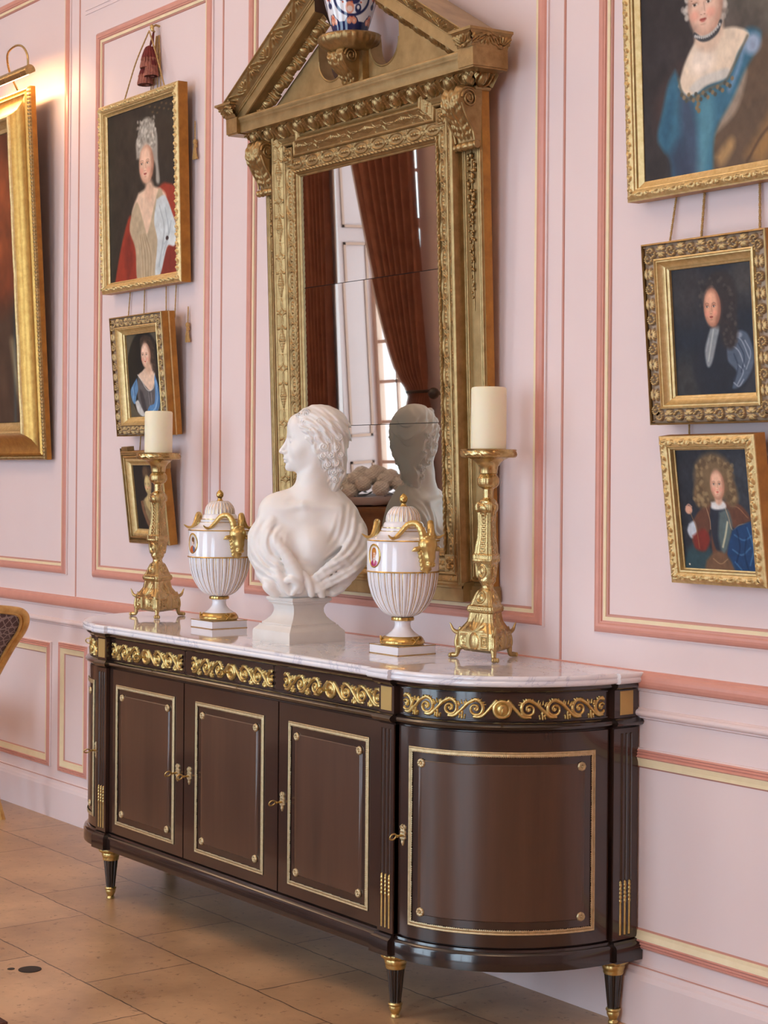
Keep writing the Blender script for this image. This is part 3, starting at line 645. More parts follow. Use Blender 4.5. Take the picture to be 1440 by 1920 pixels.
def R_lattice(w, per=.087):
    def f(S, Ls, q):
        k = max(1, round(Ls / per)); p = Ls / k; x = ((S + 500 * p) % p) - p / 2 if k % 2 else ((S + 500 * p + p / 2) % p) - p / 2
        y = (q - .5) * w * 2; yn = np.clip(y / w, -1, 1); r1 = np.sqrt((x / (p * .40)) ** 2 + (yn / .86) ** 2)
        o = .0042 * np.clip(1 - (np.abs(r1 - 1) / .10) ** 2, 0, 1)
        xe = np.abs(x) - p / 2; dm = np.abs(xe) / (p * .13) + np.abs(yn) / .5; o = np.maximum(o, .0042 * np.clip(1 - (np.abs(dm - 1) / .22) ** 2, 0, 1))
        o = np.maximum(o, .0014 * np.clip(1 - np.hypot(xe, y * .5) / .003, 0, 1))
        X_ = np.abs(np.abs(yn) - (.86 - np.abs(np.abs(x) - p / 2) / (p * .5) * .0)) 
        cr = np.abs(np.abs(yn) - np.clip(np.abs(xe) / (p * .16), 0, 1) * .9 - .05); o = np.maximum(o, np.where(np.abs(xe) < p * .16, .0036 * np.clip(1 - (cr / .12) ** 2, 0, 1), 0))
        for c, rr in ((-.0135, .0072), (0, .0082), (.0135, .0072)): o = np.maximum(o, np.sqrt(np.clip(rr * rr - (x - c) ** 2 - (y * .62) ** 2, 0, 1)) * .62)
        return o
    return f
def R_rope(per=.019, h=.0045):
    return lambda S, Ls, q: h * np.abs(np.sin((S / per + q * .9) * PI)) ** .6 * np.sin(q * PI) ** .5
def R_bead(per=.008, h=.0018): return lambda S, Ls, q: h * np.sqrt(np.clip(1 - ((((S + 500 * per) % per) / per - .5) * 2) ** 2 - ((q - .5) * 2) ** 2, 0, 1))
def R_band(w, per=.188):
    leaf = []
    c = per * .25
    for k in range(-4, 5): leaf.append((c + k * .0088, w * .5, .0060, w * (.36 - abs(k) * .065), 0, .0048 - abs(k) * .0003))
    leaf.append((c, w * .5, .006, .006, 0, .0066))
    def f(S, Ls, q):
        o = bumpset(S, q, w, per, leaf); x = (S + per * 200) % per - per * .75; y = (q - .5) * w * 1.6
        r = per * .155
        for sx in (-1, 1):
            for sy in (-1, 1):
                d = np.abs(np.hypot(x - sx * r * .98, y - sy * r * .75) - r * .9); o = np.maximum(o, .0034 * np.clip(1 - (d / .0028) ** 2, 0, 1))
                d2 = np.hypot(x - sx * r * .98, y - sy * r * .75); o = np.maximum(o, .0012 * (np.sin(d2 * 1500) > .4) * (np.abs(d2 - r * .6) < .002))
        return o
    return f
def R_egg(w, per=.088, h=.016):
    def f(S, Ls, q):
        x = ((S + 500 * per) % per) - per / 2; v = np.clip(q, 0, 1)
        egg = np.sqrt(np.clip(1 - (x / (per * .20)) ** 2 - ((v - .50) / .50) ** 2, 0, 1)) * h
        sh = np.sqrt((x / (per * .33)) ** 2 + ((v - .56) / .60) ** 2); shell = np.where(v < .9, h * .62 * np.clip(1 - ((sh - 1) / .15) ** 2, 0, 1), 0)
        xe = np.abs(x) - per / 2; dart = h * .7 * np.clip(1 - np.abs(xe) / (per * (.05 + .05 * (1 - v))), 0, 1) * (v > .06)
        grv = 1 - .25 * (np.abs(x) < per * .012)
        return np.maximum(np.maximum(egg * grv, shell), dart)
    return f
def R_leafscroll(w, per=.085, h=.008):
    """undulating stem with palmettes on alternate sides"""
    L = []
    for side_, c in ((1, per * .25), (-1, per * .75)):
        base = w * (.5 - side_ * .34)
        base = w * (.5 - side_ * .36)
        for k in range(-3, 4):
            an = math.radians(90 - k * 25); l = w * (.74 + .10 * abs(k))
            L.append((c + math.cos(an) * l * .56, base + side_ * math.sin(an) * l * .56, l * .36, w * .085, side_ * an, h * (.95 - .06 * abs(k))))
        L.append((c, base + side_ * w * .05, w * .16, w * .10, 0, h * .9))
    def f(S, Ls, q):
        o = bumpset(S, q, w, per, L); y = q * w; st = w * (.5 + .40 * np.cos((S + per * .25) / per * 2 * PI)) ; sl = np.abs(w * .40 * 2 * PI / per * np.sin((S + per * .25) / per * 2 * PI))
        o = np.maximum(o, h * .8 * np.clip(1 - ((y - st) / (w * .075 * np.sqrt(1 + sl * sl))) ** 2, 0, 1)); return o
    return f
def R_acanth(w, per=.062, h=.0105):
    """deep rococo scrolls: C-scroll with leaf tips"""
    def f(S, Ls, q):
        k = max(1, round(Ls / per)); p = Ls / k; x = ((S + 500 * p + (p / 2 if k % 2 else 0)) % p) - p / 2; y = (q - .5) * w; r = np.hypot(x, y); th = np.arctan2(y, x)
        sp = r - w * (.20 + .23 * ((th / (2 * PI) + .5) % 1)); o = h * np.clip(1 - (sp / (w * .12)) ** 2, 0, 1) * (.78 + .22 * np.cos(th * 11)) * (r < w * .50)
        o = np.maximum(o, h * .75 * np.sqrt(np.clip(1 - (r / (w * .12)) ** 2, 0, 1)))
        xe = np.abs(x) - p / 2
        for sg in (-1, 1):
            for j, (aa, l) in enumerate(((.35, .42), (.85, .36), (1.35, .28))):
                cx_, cy_ = -math.cos(aa) * w * l * .6, sg * (math.sin(aa) * w * l) ; ca, sa = math.cos(aa * sg), math.sin(aa * sg)
                u = ((xe - cx_) * -ca + (y - cy_) * sa) / (w * .26); v = ((xe - cx_) * sa + (y - cy_) * ca) / (w * .105)
                o = np.maximum(o, h * .85 * np.sqrt(np.clip(1 - u * u - v * v, 0, 1)))
        return o
    return f
GH0, GH1, GW = .150, 1.376, .367
# glass: three plates one above the other, with dark seams
for k, (z0, z1, a, yw) in enumerate(((GH0, .5335, .0000, .0006), (.5355, .9990, .0000, .0), (1.001, GH1, .0006, -.0012))):
    b = MB(); b.box(-GW, GW, -.0015, .0015, z0 - (z0 + z1) / 2, z1 - (z0 + z1) / 2)
    g = b.build('mirror_plate', mat('silvered_glass', (190, 188, 180), 0.015, 1.0), mir); g.location = (0, -.0285, (z0 + z1) / 2); g.rotation_euler = (a, 0, yw)
b = MB(); b.box(-.575, .575, -.020, 0, .0, 1.60); b.build('backboard', M_goldside, mir)
b = MB(); b.box(-GW, GW, -.0262, -.019, GH0, GH1); b.build('glass_backing', M_gap, mir)
gl = [(-GW, GH0), (GW, GH0), (GW, GH1), (-GW, GH1)]          # travel so that the left of travel points inwards
glr = gl[::-1]                                                  # reversed: left of travel points outwards
poly_sweep('inner_fillet', glr, [(-.004, .026), (-.002, .031), (.002, .034), (.005, .034), (.006, .038), (.010, .0405)], None, M_bronzegold, mir)
poly_sweep('rope_moulding', glr, dense([(.010, .0405), (.013, .045), (.019, .046), (.022, .042)], .0016), R_rope(), M_bronzegold, mir, step=.0016)
# lattice strips stop short of the corner rosettes
lat = dense([(.022, .0405), (.062, .046)], .0016)
poly_sweep('lattice_border', glr, lat, R_lattice(.040), M_bronzegold, mir, step=.0016)
def rosette4(cx, cz, R, D, parent, m, name='corner_rosette'):
    r = np.linspace(0, 1, 22); a = np.linspace(0, 2 * PI, 72, endpoint=False); Rr, A = np.meshgrid(r, a, indexing='ij')
    lobe = np.abs(np.cos(2 * A)) ** .7; H = np.where(Rr < .2, .008 * np.sqrt(np.clip(1 - (Rr / .22) ** 2, 0, 1)) + .003, .009 * np.sin(np.clip((Rr - .12) / .88, 0, 1) * PI) ** .8 * lobe * (.8 + .2 * np.cos(Rr * 22)) + .003 * np.clip(1 - Rr, 0, 1))
    q = R * Rr * (.80 + .28 * np.abs(np.cos(2 * A)) ** 1.5); P = np.stack([cx + q * np.cos(A + PI / 4), -(D + H), cz + q * np.sin(A + PI / 4)], -1)
    b = MB(); b.grid(P, closev=True, flip=True); b.box(cx - R * 1.02, cx + R * 1.02, -D - .002, -.02, cz - R * 1.02, cz + R * 1.02); b.build(name, m, parent, 50)
RZ1 = 1.448; RZ0 = GH0 - .042
for sx in (-1, 1):
    for zz in (RZ1, RZ0): rosette4(sx * .414, zz, .0275, .047, mir, M_bronzegold)
# eared architrave
xr = .431; er = .378; zt = 1.440; ze = 1.484; zb = .083
rid = [(-xr, zb), (-xr, ze), (-er, ze), (-er, zt), (er, zt), (er, ze), (xr, ze), (xr, zb)]      # clockwise seen from the room: left = outwards
poly_sweep('architrave_ridge', rid, [(-.002, .040), (0, .051), (.005, .053), (.009, .051), (.010, .049)], None, M_bronzegold, mir)
poly_sweep('medallion_band', rid, dense([(.010, .049), (.022, .055), (.040, .067)], .0018), R_band(.035), M_bronzegold, mir, step=.0018)
poly_sweep('architrave_crest', rid, [(.040, .067), (.042, .071), (.048, .072), (.051, .069), (.056, .069), (.0565, .030), (.0565, .018)], None, M_bronzegold, mir)
b = MB(); b.box(-er + .05, er - .05, -.046, -.018, zt + .02, 1.545); b.box(-.30, .30, -.050, -.046, zt + .068, zt + .092); b.box(-.485, .485, -.040, -.018, 1.50, 1.545); b.build('frieze_panel', M_aged2, mir)
b = MB(); b.box(-.487, .487, -.040, -.018, .0, GH0 - .02); b.build('apron_board', M_aged2, mir)
b = MB(); rail(b, -.500, .500, [(.0, 0, 0), (.0, .074, 0), (.038, .074, 0), (.040, .078, 0), (.046, .078, 0), (.050, .070, 0), (.056, .068, 0), (.058, .060, 0), (.060, .02, 0)][::-1])
for x in (-.5, .5): b.add([(x, 0, 0), (x, -.074, 0), (x, -.074, .04), (x, -.07, .056), (x, 0, .06)], [(0, 1, 2, 3, 4)])
b.build('base_moulding', M_aged2, mir, 30)
# side pilasters with fruit drops
for sx in (-1, 1):
    b = MB(); x0, x1 = sorted((sx * .480, sx * .577)); b.box(x0, x1, -.030, -.002, .046, 1.50)
    b.build('side_pilaster', [M_aged2], mir); pil = bpy.data.objects[-1] if False else mir.children[-1]
    x0, x1 = sorted((sx * .478, sx * .588)); b = MB(); b.box(x0, x1, -.046, -.002, .0, .034); b.box(x0 + .003, x1 - .003, -.040, -.002, .034, .046); b.build('pilaster_base', M_aged2, pil)
    cx_ = sx * .5285
    poly_sweep('pilaster_moulding', [(cx_ - .026, .075), (cx_ - .026, 1.36), (cx_ + .026, 1.36), (cx_ + .026, .075)], [(0, .029), (.001, .033), (.006, .036), (.010, .032), (.012, .036), (.018, .035), (.021, .029)], None, M_bronzegold, pil)
    x0, x1 = sorted((sx * .5765, sx * .5775)); b = MB(); b.box(x0, x1, -.0295, -.0, .0, 1.50); b.build('pilaster_side', M_goldside, pil)
    b = MB(); r = random.Random(5)
    for k in range(34):
        z = 1.315 - k * .0125 - r.uniform(0, .004); wd = .020 * (1 - k / 44) * (1 if k % 6 else .5)
        for j in range(2 if k % 3 else 3):
            dx = r.uniform(-wd, wd); rr = r.uniform(.0045, .0080) * (1 - k / 70)
            b.ball((cx_ + dx, -.032 - rr * .6, z + r.uniform(-.005, .005)), (rr * r.uniform(.7, 1), rr, rr * r.uniform(.9, 1.3)), 10)
    b.tube([(cx_, -.032, 1.34), (cx_ + .002, -.033, 1.1), (cx_, -.031, .86)], .002, 6); b.build('fruit_drop', M_bronzegold, pil, 60)
# carved consoles under the cornice ends
def acanthus(n=60, mw=26):
    pass
for sx in (-1, 1):
    cx_ = sx * .534; hw = .046
    side_p = spline([(.034, 1.505), (.092, 1.505), (.112, 1.478), (.104, 1.445), (.078, 1.415), (.060, 1.385), (.054, 1.355)], 56)      # (D, Z)
    u = np.linspace(-1, 1, 44); T = np.gradient(side_p, axis=0); T /= np.linalg.norm(T, axis=1)[:, None]; N_ = np.stack([T[:, 1] * -1, T[:, 0]], 1)
    s = np.linspace(0, 1, len(side_p)); U, S_ = np.meshgrid(u, s, indexing='ij')
    lob = .5 + .5 * np.cos(U * PI * (3.2 + 1.5 * S_) + np.sin(S_ * 22) * .5); rel_ = (.010 * lob * (1 - .35 * np.abs(U)) + .004 * np.abs(np.sin(S_ * PI * 9 + np.abs(U) * 2.5)) * (np.abs(U) > .15)) * np.clip((1 - np.abs(U)) * 9, 0, 1) * np.clip((S_ - .04) * 10, 0, 1) * np.clip((.97 - S_) * 14, 0, 1)
    wdt = hw * (1 - .12 * S_) ; D = side_p[:, 0][None] + N_[:, 0][None] * -rel_ * -1; Zz = side_p[:, 1][None] + N_[:, 1][None] * rel_
    D = side_p[:, 0][None] + np.abs(N_[:, 0])[None] * rel_
    P = np.stack([cx_ + U * wdt, -D, Zz], -1); P = np.concatenate([P[:1] * [1, 0, 1] + [0, -.028, 0], P, P[-1:] * [1, 0, 1] + [0, -.028, 0]], 0)
    b = MB(); b.grid(P); 
    for e in (-1, 1):                                                       # scroll volutes on the cheeks
        th = np.linspace(0, 2 * PI * 2.1, 60); rr = .028 * (1 - th / th[-1] * .8); b.tube(np.stack([cx_ + e * (hw + .001) + 0 * th, -(.078 + rr * np.cos(th)), 1.474 + rr * np.sin(th)], -1), np.linspace(.0042, .0026, 60), 8)
        q = spline([(.105, 1.46), (.088, 1.42), (.066, 1.385), (.058, 1.355)], 24); b.tube(np.stack([cx_ + e * hw * .95 + 0 * q[:, 0], -q[:, 0], q[:, 1]], -1), .0045, 8)
    rp = [(0.0, -.052), (.011, -.052), (.0125, -.048), (.011, -.043), (.0075, -.040), (.012, -.032), (.0135, -.026), (.012, -.020), (.008, -.017), (.0125, -.009), (.0138, 0), (.0125, .009), (.008, .017), (.012, .020), (.0135, .026), (.012, .032), (.0075, .040), (.011, .043), (.0125, .048), (.011, .052), (0, .052)]
    a = np.linspace(0, 2 * PI, 20, endpoint=False); P = np.array([[(cx_ + x, -(.056 + r_ * math.cos(t)), 1.342 + r_ * math.sin(t)) for t in a] for r_, x in rp]); b.grid(P, closev=True)
    b.build('acanthus_console', M_bronzegold, mir, 50)
# entablature: egg and dart, corona, end blocks
def ent(name, x0, x1, prof, relf, m, endsR=True, endsL=True):
    """horizontal member with returned ends; prof of (D, Z) from the bottom up"""
    pr_ = np.array(prof); base = pr_[0, 0]; rows = []
    V = []; Q = []; k0 = 0
    q = np.concatenate([[0], np.cumsum(np.hypot(*np.diff(pr_, axis=0).T))]); q /= q[-1]
    x0b, x1b = x0, x1; off = pr_[:, 0] - pr_[:, 0].min()
    segs = [((x0b, x1b), 'f')]
    ns = max(2, int((x1 - x0) / .002)) if relf is not None else 2
    t = np.linspace(0, 1, ns)[:, None]; X = (x0 - off)[None] * (1 - t) + (x1 + off)[None] * t; h = relf(X - (x0 + x1) / 2, x1 - x0, np.broadcast_to(q, X.shape)) if relf is not None else 0 * X
    tx = np.gradient(pr_, axis=0); nl = np.hypot(tx[:, 0], tx[:, 1]); nd, nz = tx[:, 1] / nl, -tx[:, 0] / nl
    G = np.stack([X, -(pr_[:, 0][None] + h * nd), pr_[:, 1][None] + h * nz], -1); b = MB(); b.grid(G)
    for e, xx in ((1, x1), (-1, x0)):
        nd_ = max(2, int(.12 / .002)) if relf is not None else 2
        t = np.linspace(0, 1, nd_)[:, None]; D0 = pr_[:, 0][None] * (1 - t) + (-.0) * t; h = relf(D0, .1, np.broadcast_to(q, D0.shape)) if relf is not None else 0 * D0
        G = np.stack([np.broadcast_to(xx + e * off, D0.shape) + e * h * nd, -D0, pr_[:, 1][None] + h * nz], -1); b.grid(G, flip=(e < 0))
    X0, X1 = x0 - off, x1 + off; k = b.n
    b.add([(X0[0], -pr_[0, 0], pr_[0, 1]), (X1[0], -pr_[0, 0], pr_[0, 1]), (X1[0], 0, pr_[0, 1]), (X0[0], 0, pr_[0, 1])], [(0, 1, 2, 3)]); b.add([(X0[-1], -pr_[-1, 0], pr_[-1, 1]), (X1[-1], -pr_[-1, 0], pr_[-1, 1]), (X1[-1], 0, pr_[-1, 1]), (X0[-1], 0, pr_[-1, 1])], [(3, 2, 1, 0)])
    return b.build(name, m, mir, 60)
ent('bed_fillet', -.578, .578, [(.050, 1.5005), (.058, 1.503), (.060, 1.509), (.056, 1.512)], None, M_aged2)
ent('egg_and_dart', -.582, .582, dense([(.058, 1.512), (.066, 1.522), (.080, 1.538), (.090, 1.5485)], .0018), R_egg(.04, .088, .017), M_bronzegold)
ent('corona', -.600, .600, [(.092, 1.5485), (.118, 1.5485), (.118, 1.553), (.1185, 1.582), (.1215, 1.585), (.1215, 1.590), (.126, 1.595), (.126, 1.600), (.122, 1.603)], None, M_aged2)
# end blocks break forward, each with its leafy cyma
for sx in (-1, 1):
    x0, x1 = sorted((sx * .608, sx * .668)); cy = dense([(.126, 1.603), (.129, 1.609), (.134, 1.622), (.144, 1.638), (.150, 1.644)], .0018)
    if sx > 0: xa, xb = .600, .655
    else: xa, xb = -.655, -.600
    pr_ = np.array(cy); q = np.linspace(0, 1, len(cy)); off = pr_[:, 0] - .118
    def G_(X, D, h): return np.stack([X, -(D + h * .8), np.broadcast_to(pr_[:, 1], X.shape) - h * .5], -1)
    ns = 44; t = np.linspace(0, 1, ns)[:, None]; xo = sx * (.655 + off)[None]; xi = sx * (.598) + 0 * xo; X = xi * (1 - t) + xo * t; h = R_leafscroll(.045, .12, .008)(X, .06, np.broadcast_to(q, X.shape))
    b = MB(); b.grid(G_(X, pr_[:, 0][None] + .008, h), flip=(sx < 0))
    ns = 70; t = np.linspace(0, 1, ns)[:, None]; D = (pr_[:, 0] + .008)[None] * (1 - t); h = R_leafscroll(.045, .12, .008)(D, .06, np.broadcast_to(q, D.shape)); b.grid(np.stack([np.broadcast_to(xo, D.shape) + sx * h * .8, -D, np.broadcast_to(pr_[:, 1], D.shape) - h * .5], -1), flip=(sx < 0))
    xx0, xx1 = sorted((sx * .590, sx * .690)); b.box(xx0 if sx < 0 else .590, xx1 if sx > 0 else -.590, -.162, 0, 1.644, 1.652)
    b.box(min(sx * .596, sx * .664), max(sx * .596, sx * .664), -.132, 0, 1.5500, 1.603); b.box(min(sx * .596, sx * .660), max(sx * .596, sx * .660), -.128, 0, 1.545, 1.551)
    b.build('cornice_end_block', M_bronzegold, mir, 50)
# raking cornices (broken)
RA = math.radians(31.5)
def rake(sx):
    c, s_ = math.cos(RA), math.sin(RA); o0 = np.array([.655, 1.646]); L1 = (.655 - .135) / c      # along the rake, from the eaves up
    # local frame: a along the slope towards the apex, p perpendicular, downwards/inwards
    def W(a, p, D): return np.stack([sx * (o0[0] - a * c - p * s_), -D, o0[1] + a * s_ - p * c], -1)
    def amax(p): return (o0[0] - .135 - p * s_) / c
    def amin(p): return (p * c - (o0[1] - 1.600)) / s_ if False else np.maximum(0, (1.602 - o0[1] + p * c) / s_)
    b = MB(); cyma = dense([(0, .158), (.003, .158), (.006, .153), (.016, .146), (.032, .136), (.044, .126)], .0018); pr_ = np.array(cyma); q = np.linspace(0, 1, len(cyma)); q2 = np.clip((pr_[:, 0] - .006) / .038, 0, 1)
    ns = 330; t = np.linspace(0, 1, ns)[:, None]; a0 = amin(pr_[:, 0])[None]; a1 = amax(pr_[:, 0])[None]; A = a0 * (1 - t) + a1 * t
    h = R_leafscroll(.044, .165, .010)(A, 1, np.broadcast_to(q2, A.shape)) * (q2 > .02) * (q2 < .98); G = W(A, np.broadcast_to(pr_[:, 0], A.shape), pr_[:, 1][None] + h); b.grid(G, flip=(sx < 0))
    R = mir_part = b.build('raking_cornice', M_bronzegold, mir, 50)
    b = MB(); pl = [(.044, .126), (.047, .126), (.049, .122), (.053, .122), (.054, .118), (.082, .118), (.084, .114), (.086, .085), (.086, .072)]
    for (p0, d0), (p1, d1) in zip(pl[:-1], pl[1:]):
        Q_ = W(np.array([amin(p0), amax(p0), amax(p1), amin(p1)]), np.array([p0, p0, p1, p1]), np.array([d0, d0, d1, d1])); b.add(Q_, [(0, 1, 2, 3) if sx > 0 else (3, 2, 1, 0)])
    b.build('rake_fascia', M_aged2, R, 40)
    eg = dense([(.086, .082), (.096, .074), (.108, .066), (.116, .058)], .0018); pr2 = np.array(eg); q = np.linspace(0, 1, len(eg)); ns = 260; t = np.linspace(0, 1, ns)[:, None]
    A = amin(pr2[:, 0])[None] * (1 - t) + amax(pr2[:, 0])[None] * t; h = R_egg(.036, .088, .016)(A, 1, np.broadcast_to(1 - q, A.shape)); b = MB(); b.grid(W(A, np.broadcast_to(pr2[:, 0], A.shape), pr2[:, 1][None] + h), flip=(sx < 0)); b.build('rake_egg_and_dart', M_bronzegold, R, 50)
    # solid core: top surface, end cut
    b = MB(); k = [(0, 0), (0, .158), (.006, .153), (.016, .146), (.032, .136), (.044, .126), (.053, .122), (.054, .118), (.082, .118), (.086, .085), (.096, .074), (.116, .058), (.118, 0)]
    for f_, fl in ((amax, 0), ):
        Pk = W(np.array([f_(p) for p, d in k]) - 1e-4, np.array([p for p, d in k]), np.array([d for p, d in k])); b.add(Pk, [tuple(range(len(k)))] if sx < 0 else [tuple(range(len(k)))[::-1]])
    b.add(W(np.array([amin(0), amax(0), amax(0), amin(0)]), np.zeros(4), np.array([.158, .158, 0, 0])), [(0, 1, 2, 3)])
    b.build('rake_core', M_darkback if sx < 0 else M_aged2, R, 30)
rake(-1); rake(1)
# tympanum with the two round cut-outs and the centre bracket
b = MB(); c, s_ = math.cos(RA), math.sin(RA); ro = .076; cxn = .140
for sx in (-1, 1):
    a = np.linspace(0, PI, 25); arc = [(sx * (cxn + ro * math.cos(t)), 1.728 - ro * math.sin(t)) for t in a]     # from outer edge down round to the inner edge
    top_out = (sx * (cxn + ro), 1.728 + .035); zz = 1.646 - .100 * c
    def zr(x): return 1.646 + (.655 - abs(x)) * math.tan(RA) - .112 / c
    xo = .655 - .112 / math.tan(RA) / c * 1.0; outer = [(sx * (.655 - (1.600 - zr(.655)) / math.tan(RA)) , 1.600)]
    poly = [outer[0], (sx * (cxn + ro), zr(cxn + ro))] + arc + [(sx * .060, 1.76), (sx * .0, 1.76), (sx * 0, 1.600)]
    D0, D1 = .001, .050; n_ = len(poly); V = [(x, -D1, z) for x, z in poly] + [(x, -D0, z) for x, z in poly]
    import mathutils.geometry as mg
    tri = mg.tessellate_polygon([[Vector((x, z, 0)) for x, z in poly]])
    F = [tuple(t_) for t_ in tri] + [tuple(i + n_ for i in t_) for t_ in tri] + [(i, (i + 1) % n_, (i + 1) % n_ + n_, i + n_) for i in range(n_)]
    b.add(V, F); b.tube([(x, -.049, z) for x, z in arc], .004, 6)
b.build('tympanum', M_aged2, mir, 30)
b = MB(); b.box(-.058, .058, -.075, -.018, 1.602, 1.74)
sp = spline([(.060, 1.722), (.120, 1.722), (.140, 1.700), (.128, 1.672), (.098, 1.645), (.082, 1.622), (.080, 1.606)], 48); u = np.linspace(-1, 1, 44); s = np.linspace(0, 1, len(sp)); U, S_ = np.meshgrid(u, s, indexing='ij')
lob = .5 + .5 * np.cos(U * PI * (3 + 1.5 * S_)); rel_ = (.010 * lob + .004 * np.abs(np.sin(S_ * PI * 8 + np.abs(U) * 2.5))) * np.clip((1 - np.abs(U)) * 8, 0, 1) * np.clip((.97 - S_) * 14, 0, 1)
P = np.stack([U * (.046 - .014 * S_), -(sp[:, 0][None] + rel_), np.broadcast_to(sp[:, 1], U.shape)], -1); P = np.concatenate([P[:1] * [1, 0, 1] + [0, -.06, 0], P, P[-1:] * [1, 0, 1] + [0, -.06, 0]], 0); b.grid(P)
for e in (-1, 1):
    th = np.linspace(0, 2 * PI * 2, 50); rr = .024 * (1 - th / th[-1] * .8); b.tube(np.stack([e * .047 + 0 * th, -(.110 + rr * np.cos(th)), 1.695 + rr * np.sin(th)], -1), .003, 8)
b.build('bracket_console', M_bronzegold, mir, 50)
b = MB(); prf = [(.060, 1.712), (.074, 1.718), (.080, 1.724), (.092, 1.732), (.101, 1.742), (.104, 1.752), (.104, 1.760), (.099, 1.764)]; a = np.linspace(0, 2 * PI, 90, endpoint=False); rows = []
for k, (r_, z) in enumerate(prf):
    wv = .0025 * np.cos(a * 26) * (2 < k < 6); rows.append(np.stack([(r_ + wv) * np.cos(a), -.078 + (r_ + wv) * np.sin(a) * .98, 0 * a + z], 1))
R = np.array(rows); R[..., 1] = np.minimum(R[..., 1], -.018); b.grid(R, closev=True, flip=True); k = b.n - 90; b.F.append(tuple(k + i for i in range(90))); b.M.append(0); b.F.append(tuple(b.n - 90 * len(prf) + i for i in range(90))[::-1]); b.M.append(0)
b.build('bracket_shelf', M_bronzegold, mir, 50)
# ------------------------------------------------------------------ porcelain urns with ram's heads
MT = .950
def paint_canvas(w, h): return np.zeros((h, w, 3))
class Paint:
    """tiny soft-edged painter on an array; coordinates 0..1 (x right, y down), colours sRGB 0..255"""
    def __init__(s, nx, ny, bg, asp=1.0):
        s.nx, s.ny, s.asp = nx, ny, asp; s.x, s.y = np.meshgrid(np.linspace(0, 1, nx), np.linspace(0, 1, ny)); s.X = s.x * asp
        s.c = np.ones((ny, nx, 3)) * np.array(bg, float); s.T = None
    def mix(s, a, col):
        a = np.clip(a, 0, 1)[..., None]; s.c = s.c * (1 - a) + np.array(col, float) * a
    def ell(s, cx, cy, rx, ry, col, soft=.15, rot=0, op=1.0):
        if s.T: cx, cy = s.T(cx, cy); rx *= .81; ry *= .78
        dx = (s.X - cx * s.asp); dy = s.y - cy; ca, sa = math.cos(rot), math.sin(rot); u = (dx * ca + dy * sa) / (rx * s.asp); v = (-dx * sa + dy * ca) / ry
        r = np.sqrt(u * u + v * v); s.mix(np.clip((1 + soft / 2 - r) / max(soft, 1e-3), 0, 1) * op, col)
    def poly(s, pts, col, soft=.006, op=1.0, smooth=True):
        if s.T: pts = [s.T(*q) for q in pts]
        p = np.array(pts, float)
        if smooth and len(p) > 3:
            q = spline(np.vstack([p, p[:1]]), 12 * len(p)); p = q[:-1]
        px, py = p[:, 0] * s.asp, p[:, 1]; d = np.full(s.X.shape, 9.0); ins = np.zeros(s.X.shape, bool); n = len(p)
        for i in range(n):
            ax, ay, bx, by = px[i], py[i], px[(i + 1) % n], py[(i + 1) % n]; ex, ey = bx - ax, by - ay; t = np.clip(((s.X - ax) * ex + (s.y - ay) * ey) / (ex * ex + ey * ey + 1e-12), 0, 1)
            d = np.minimum(d, np.hypot(s.X - ax - t * ex, s.y - ay - t * ey))
            if ay != by: c = ((ay > s.y) != (by > s.y)) & (s.X < (bx - ax) * (s.y - ay) / (by - ay) + ax); ins ^= c
        sd = np.where(ins, -d, d); s.mix(np.clip(.5 - sd / soft, 0, 1) * op, col)
    def line(s, pts, w, col, op=1.0, soft=1.0):
        if s.T: pts = [s.T(*q) for q in pts]; w *= .8
        p = spline(pts, 10 * len(pts)) if len(pts) > 2 else np.array(pts, float); d = np.full(s.X.shape, 9.0)
        for a, b in zip(p[:-1], p[1:]):
            ex, ey = (b[0] - a[0]) * s.asp, b[1] - a[1]; t = np.clip(((s.X - a[0] * s.asp) * ex + (s.y - a[1]) * ey) / (ex * ex + ey * ey + 1e-12), 0, 1); d = np.minimum(d, np.hypot(s.X - a[0] * s.asp - t * ex, s.y - a[1] - t * ey))
        s.mix(np.clip((w - d) / (w * soft), 0, 1) * op, col)
    def noise(s, amt, scale=6, seed=1):
        g = np.random.default_rng(seed); o = np.zeros(s.X.shape)
        for k in (1, 2, 4):
            m = int(scale * k) + 2; a = g.normal(size=(m, m)); xi = s.x * (m - 1.001); yi = s.y * (m - 1.001); x0 = xi.astype(int); y0 = yi.astype(int); fx = xi - x0; fy = yi - y0; fx = fx * fx * (3 - 2 * fx); fy = fy * fy * (3 - 2 * fy)
            o += (a[y0, x0] * (1 - fx) * (1 - fy) + a[y0, np.minimum(x0 + 1, m - 1)] * fx * (1 - fy) + a[np.minimum(y0 + 1, m - 1), x0] * (1 - fx) * fy + a[np.minimum(y0 + 1, m - 1), np.minimum(x0 + 1, m - 1)] * fx * fy) / k
        s.c = np.clip(s.c * (1 + amt * o[..., None]), 0, 255)
    def lin(s): return lin(np.clip(s.c, 0, 255) / 255.0 * .999)
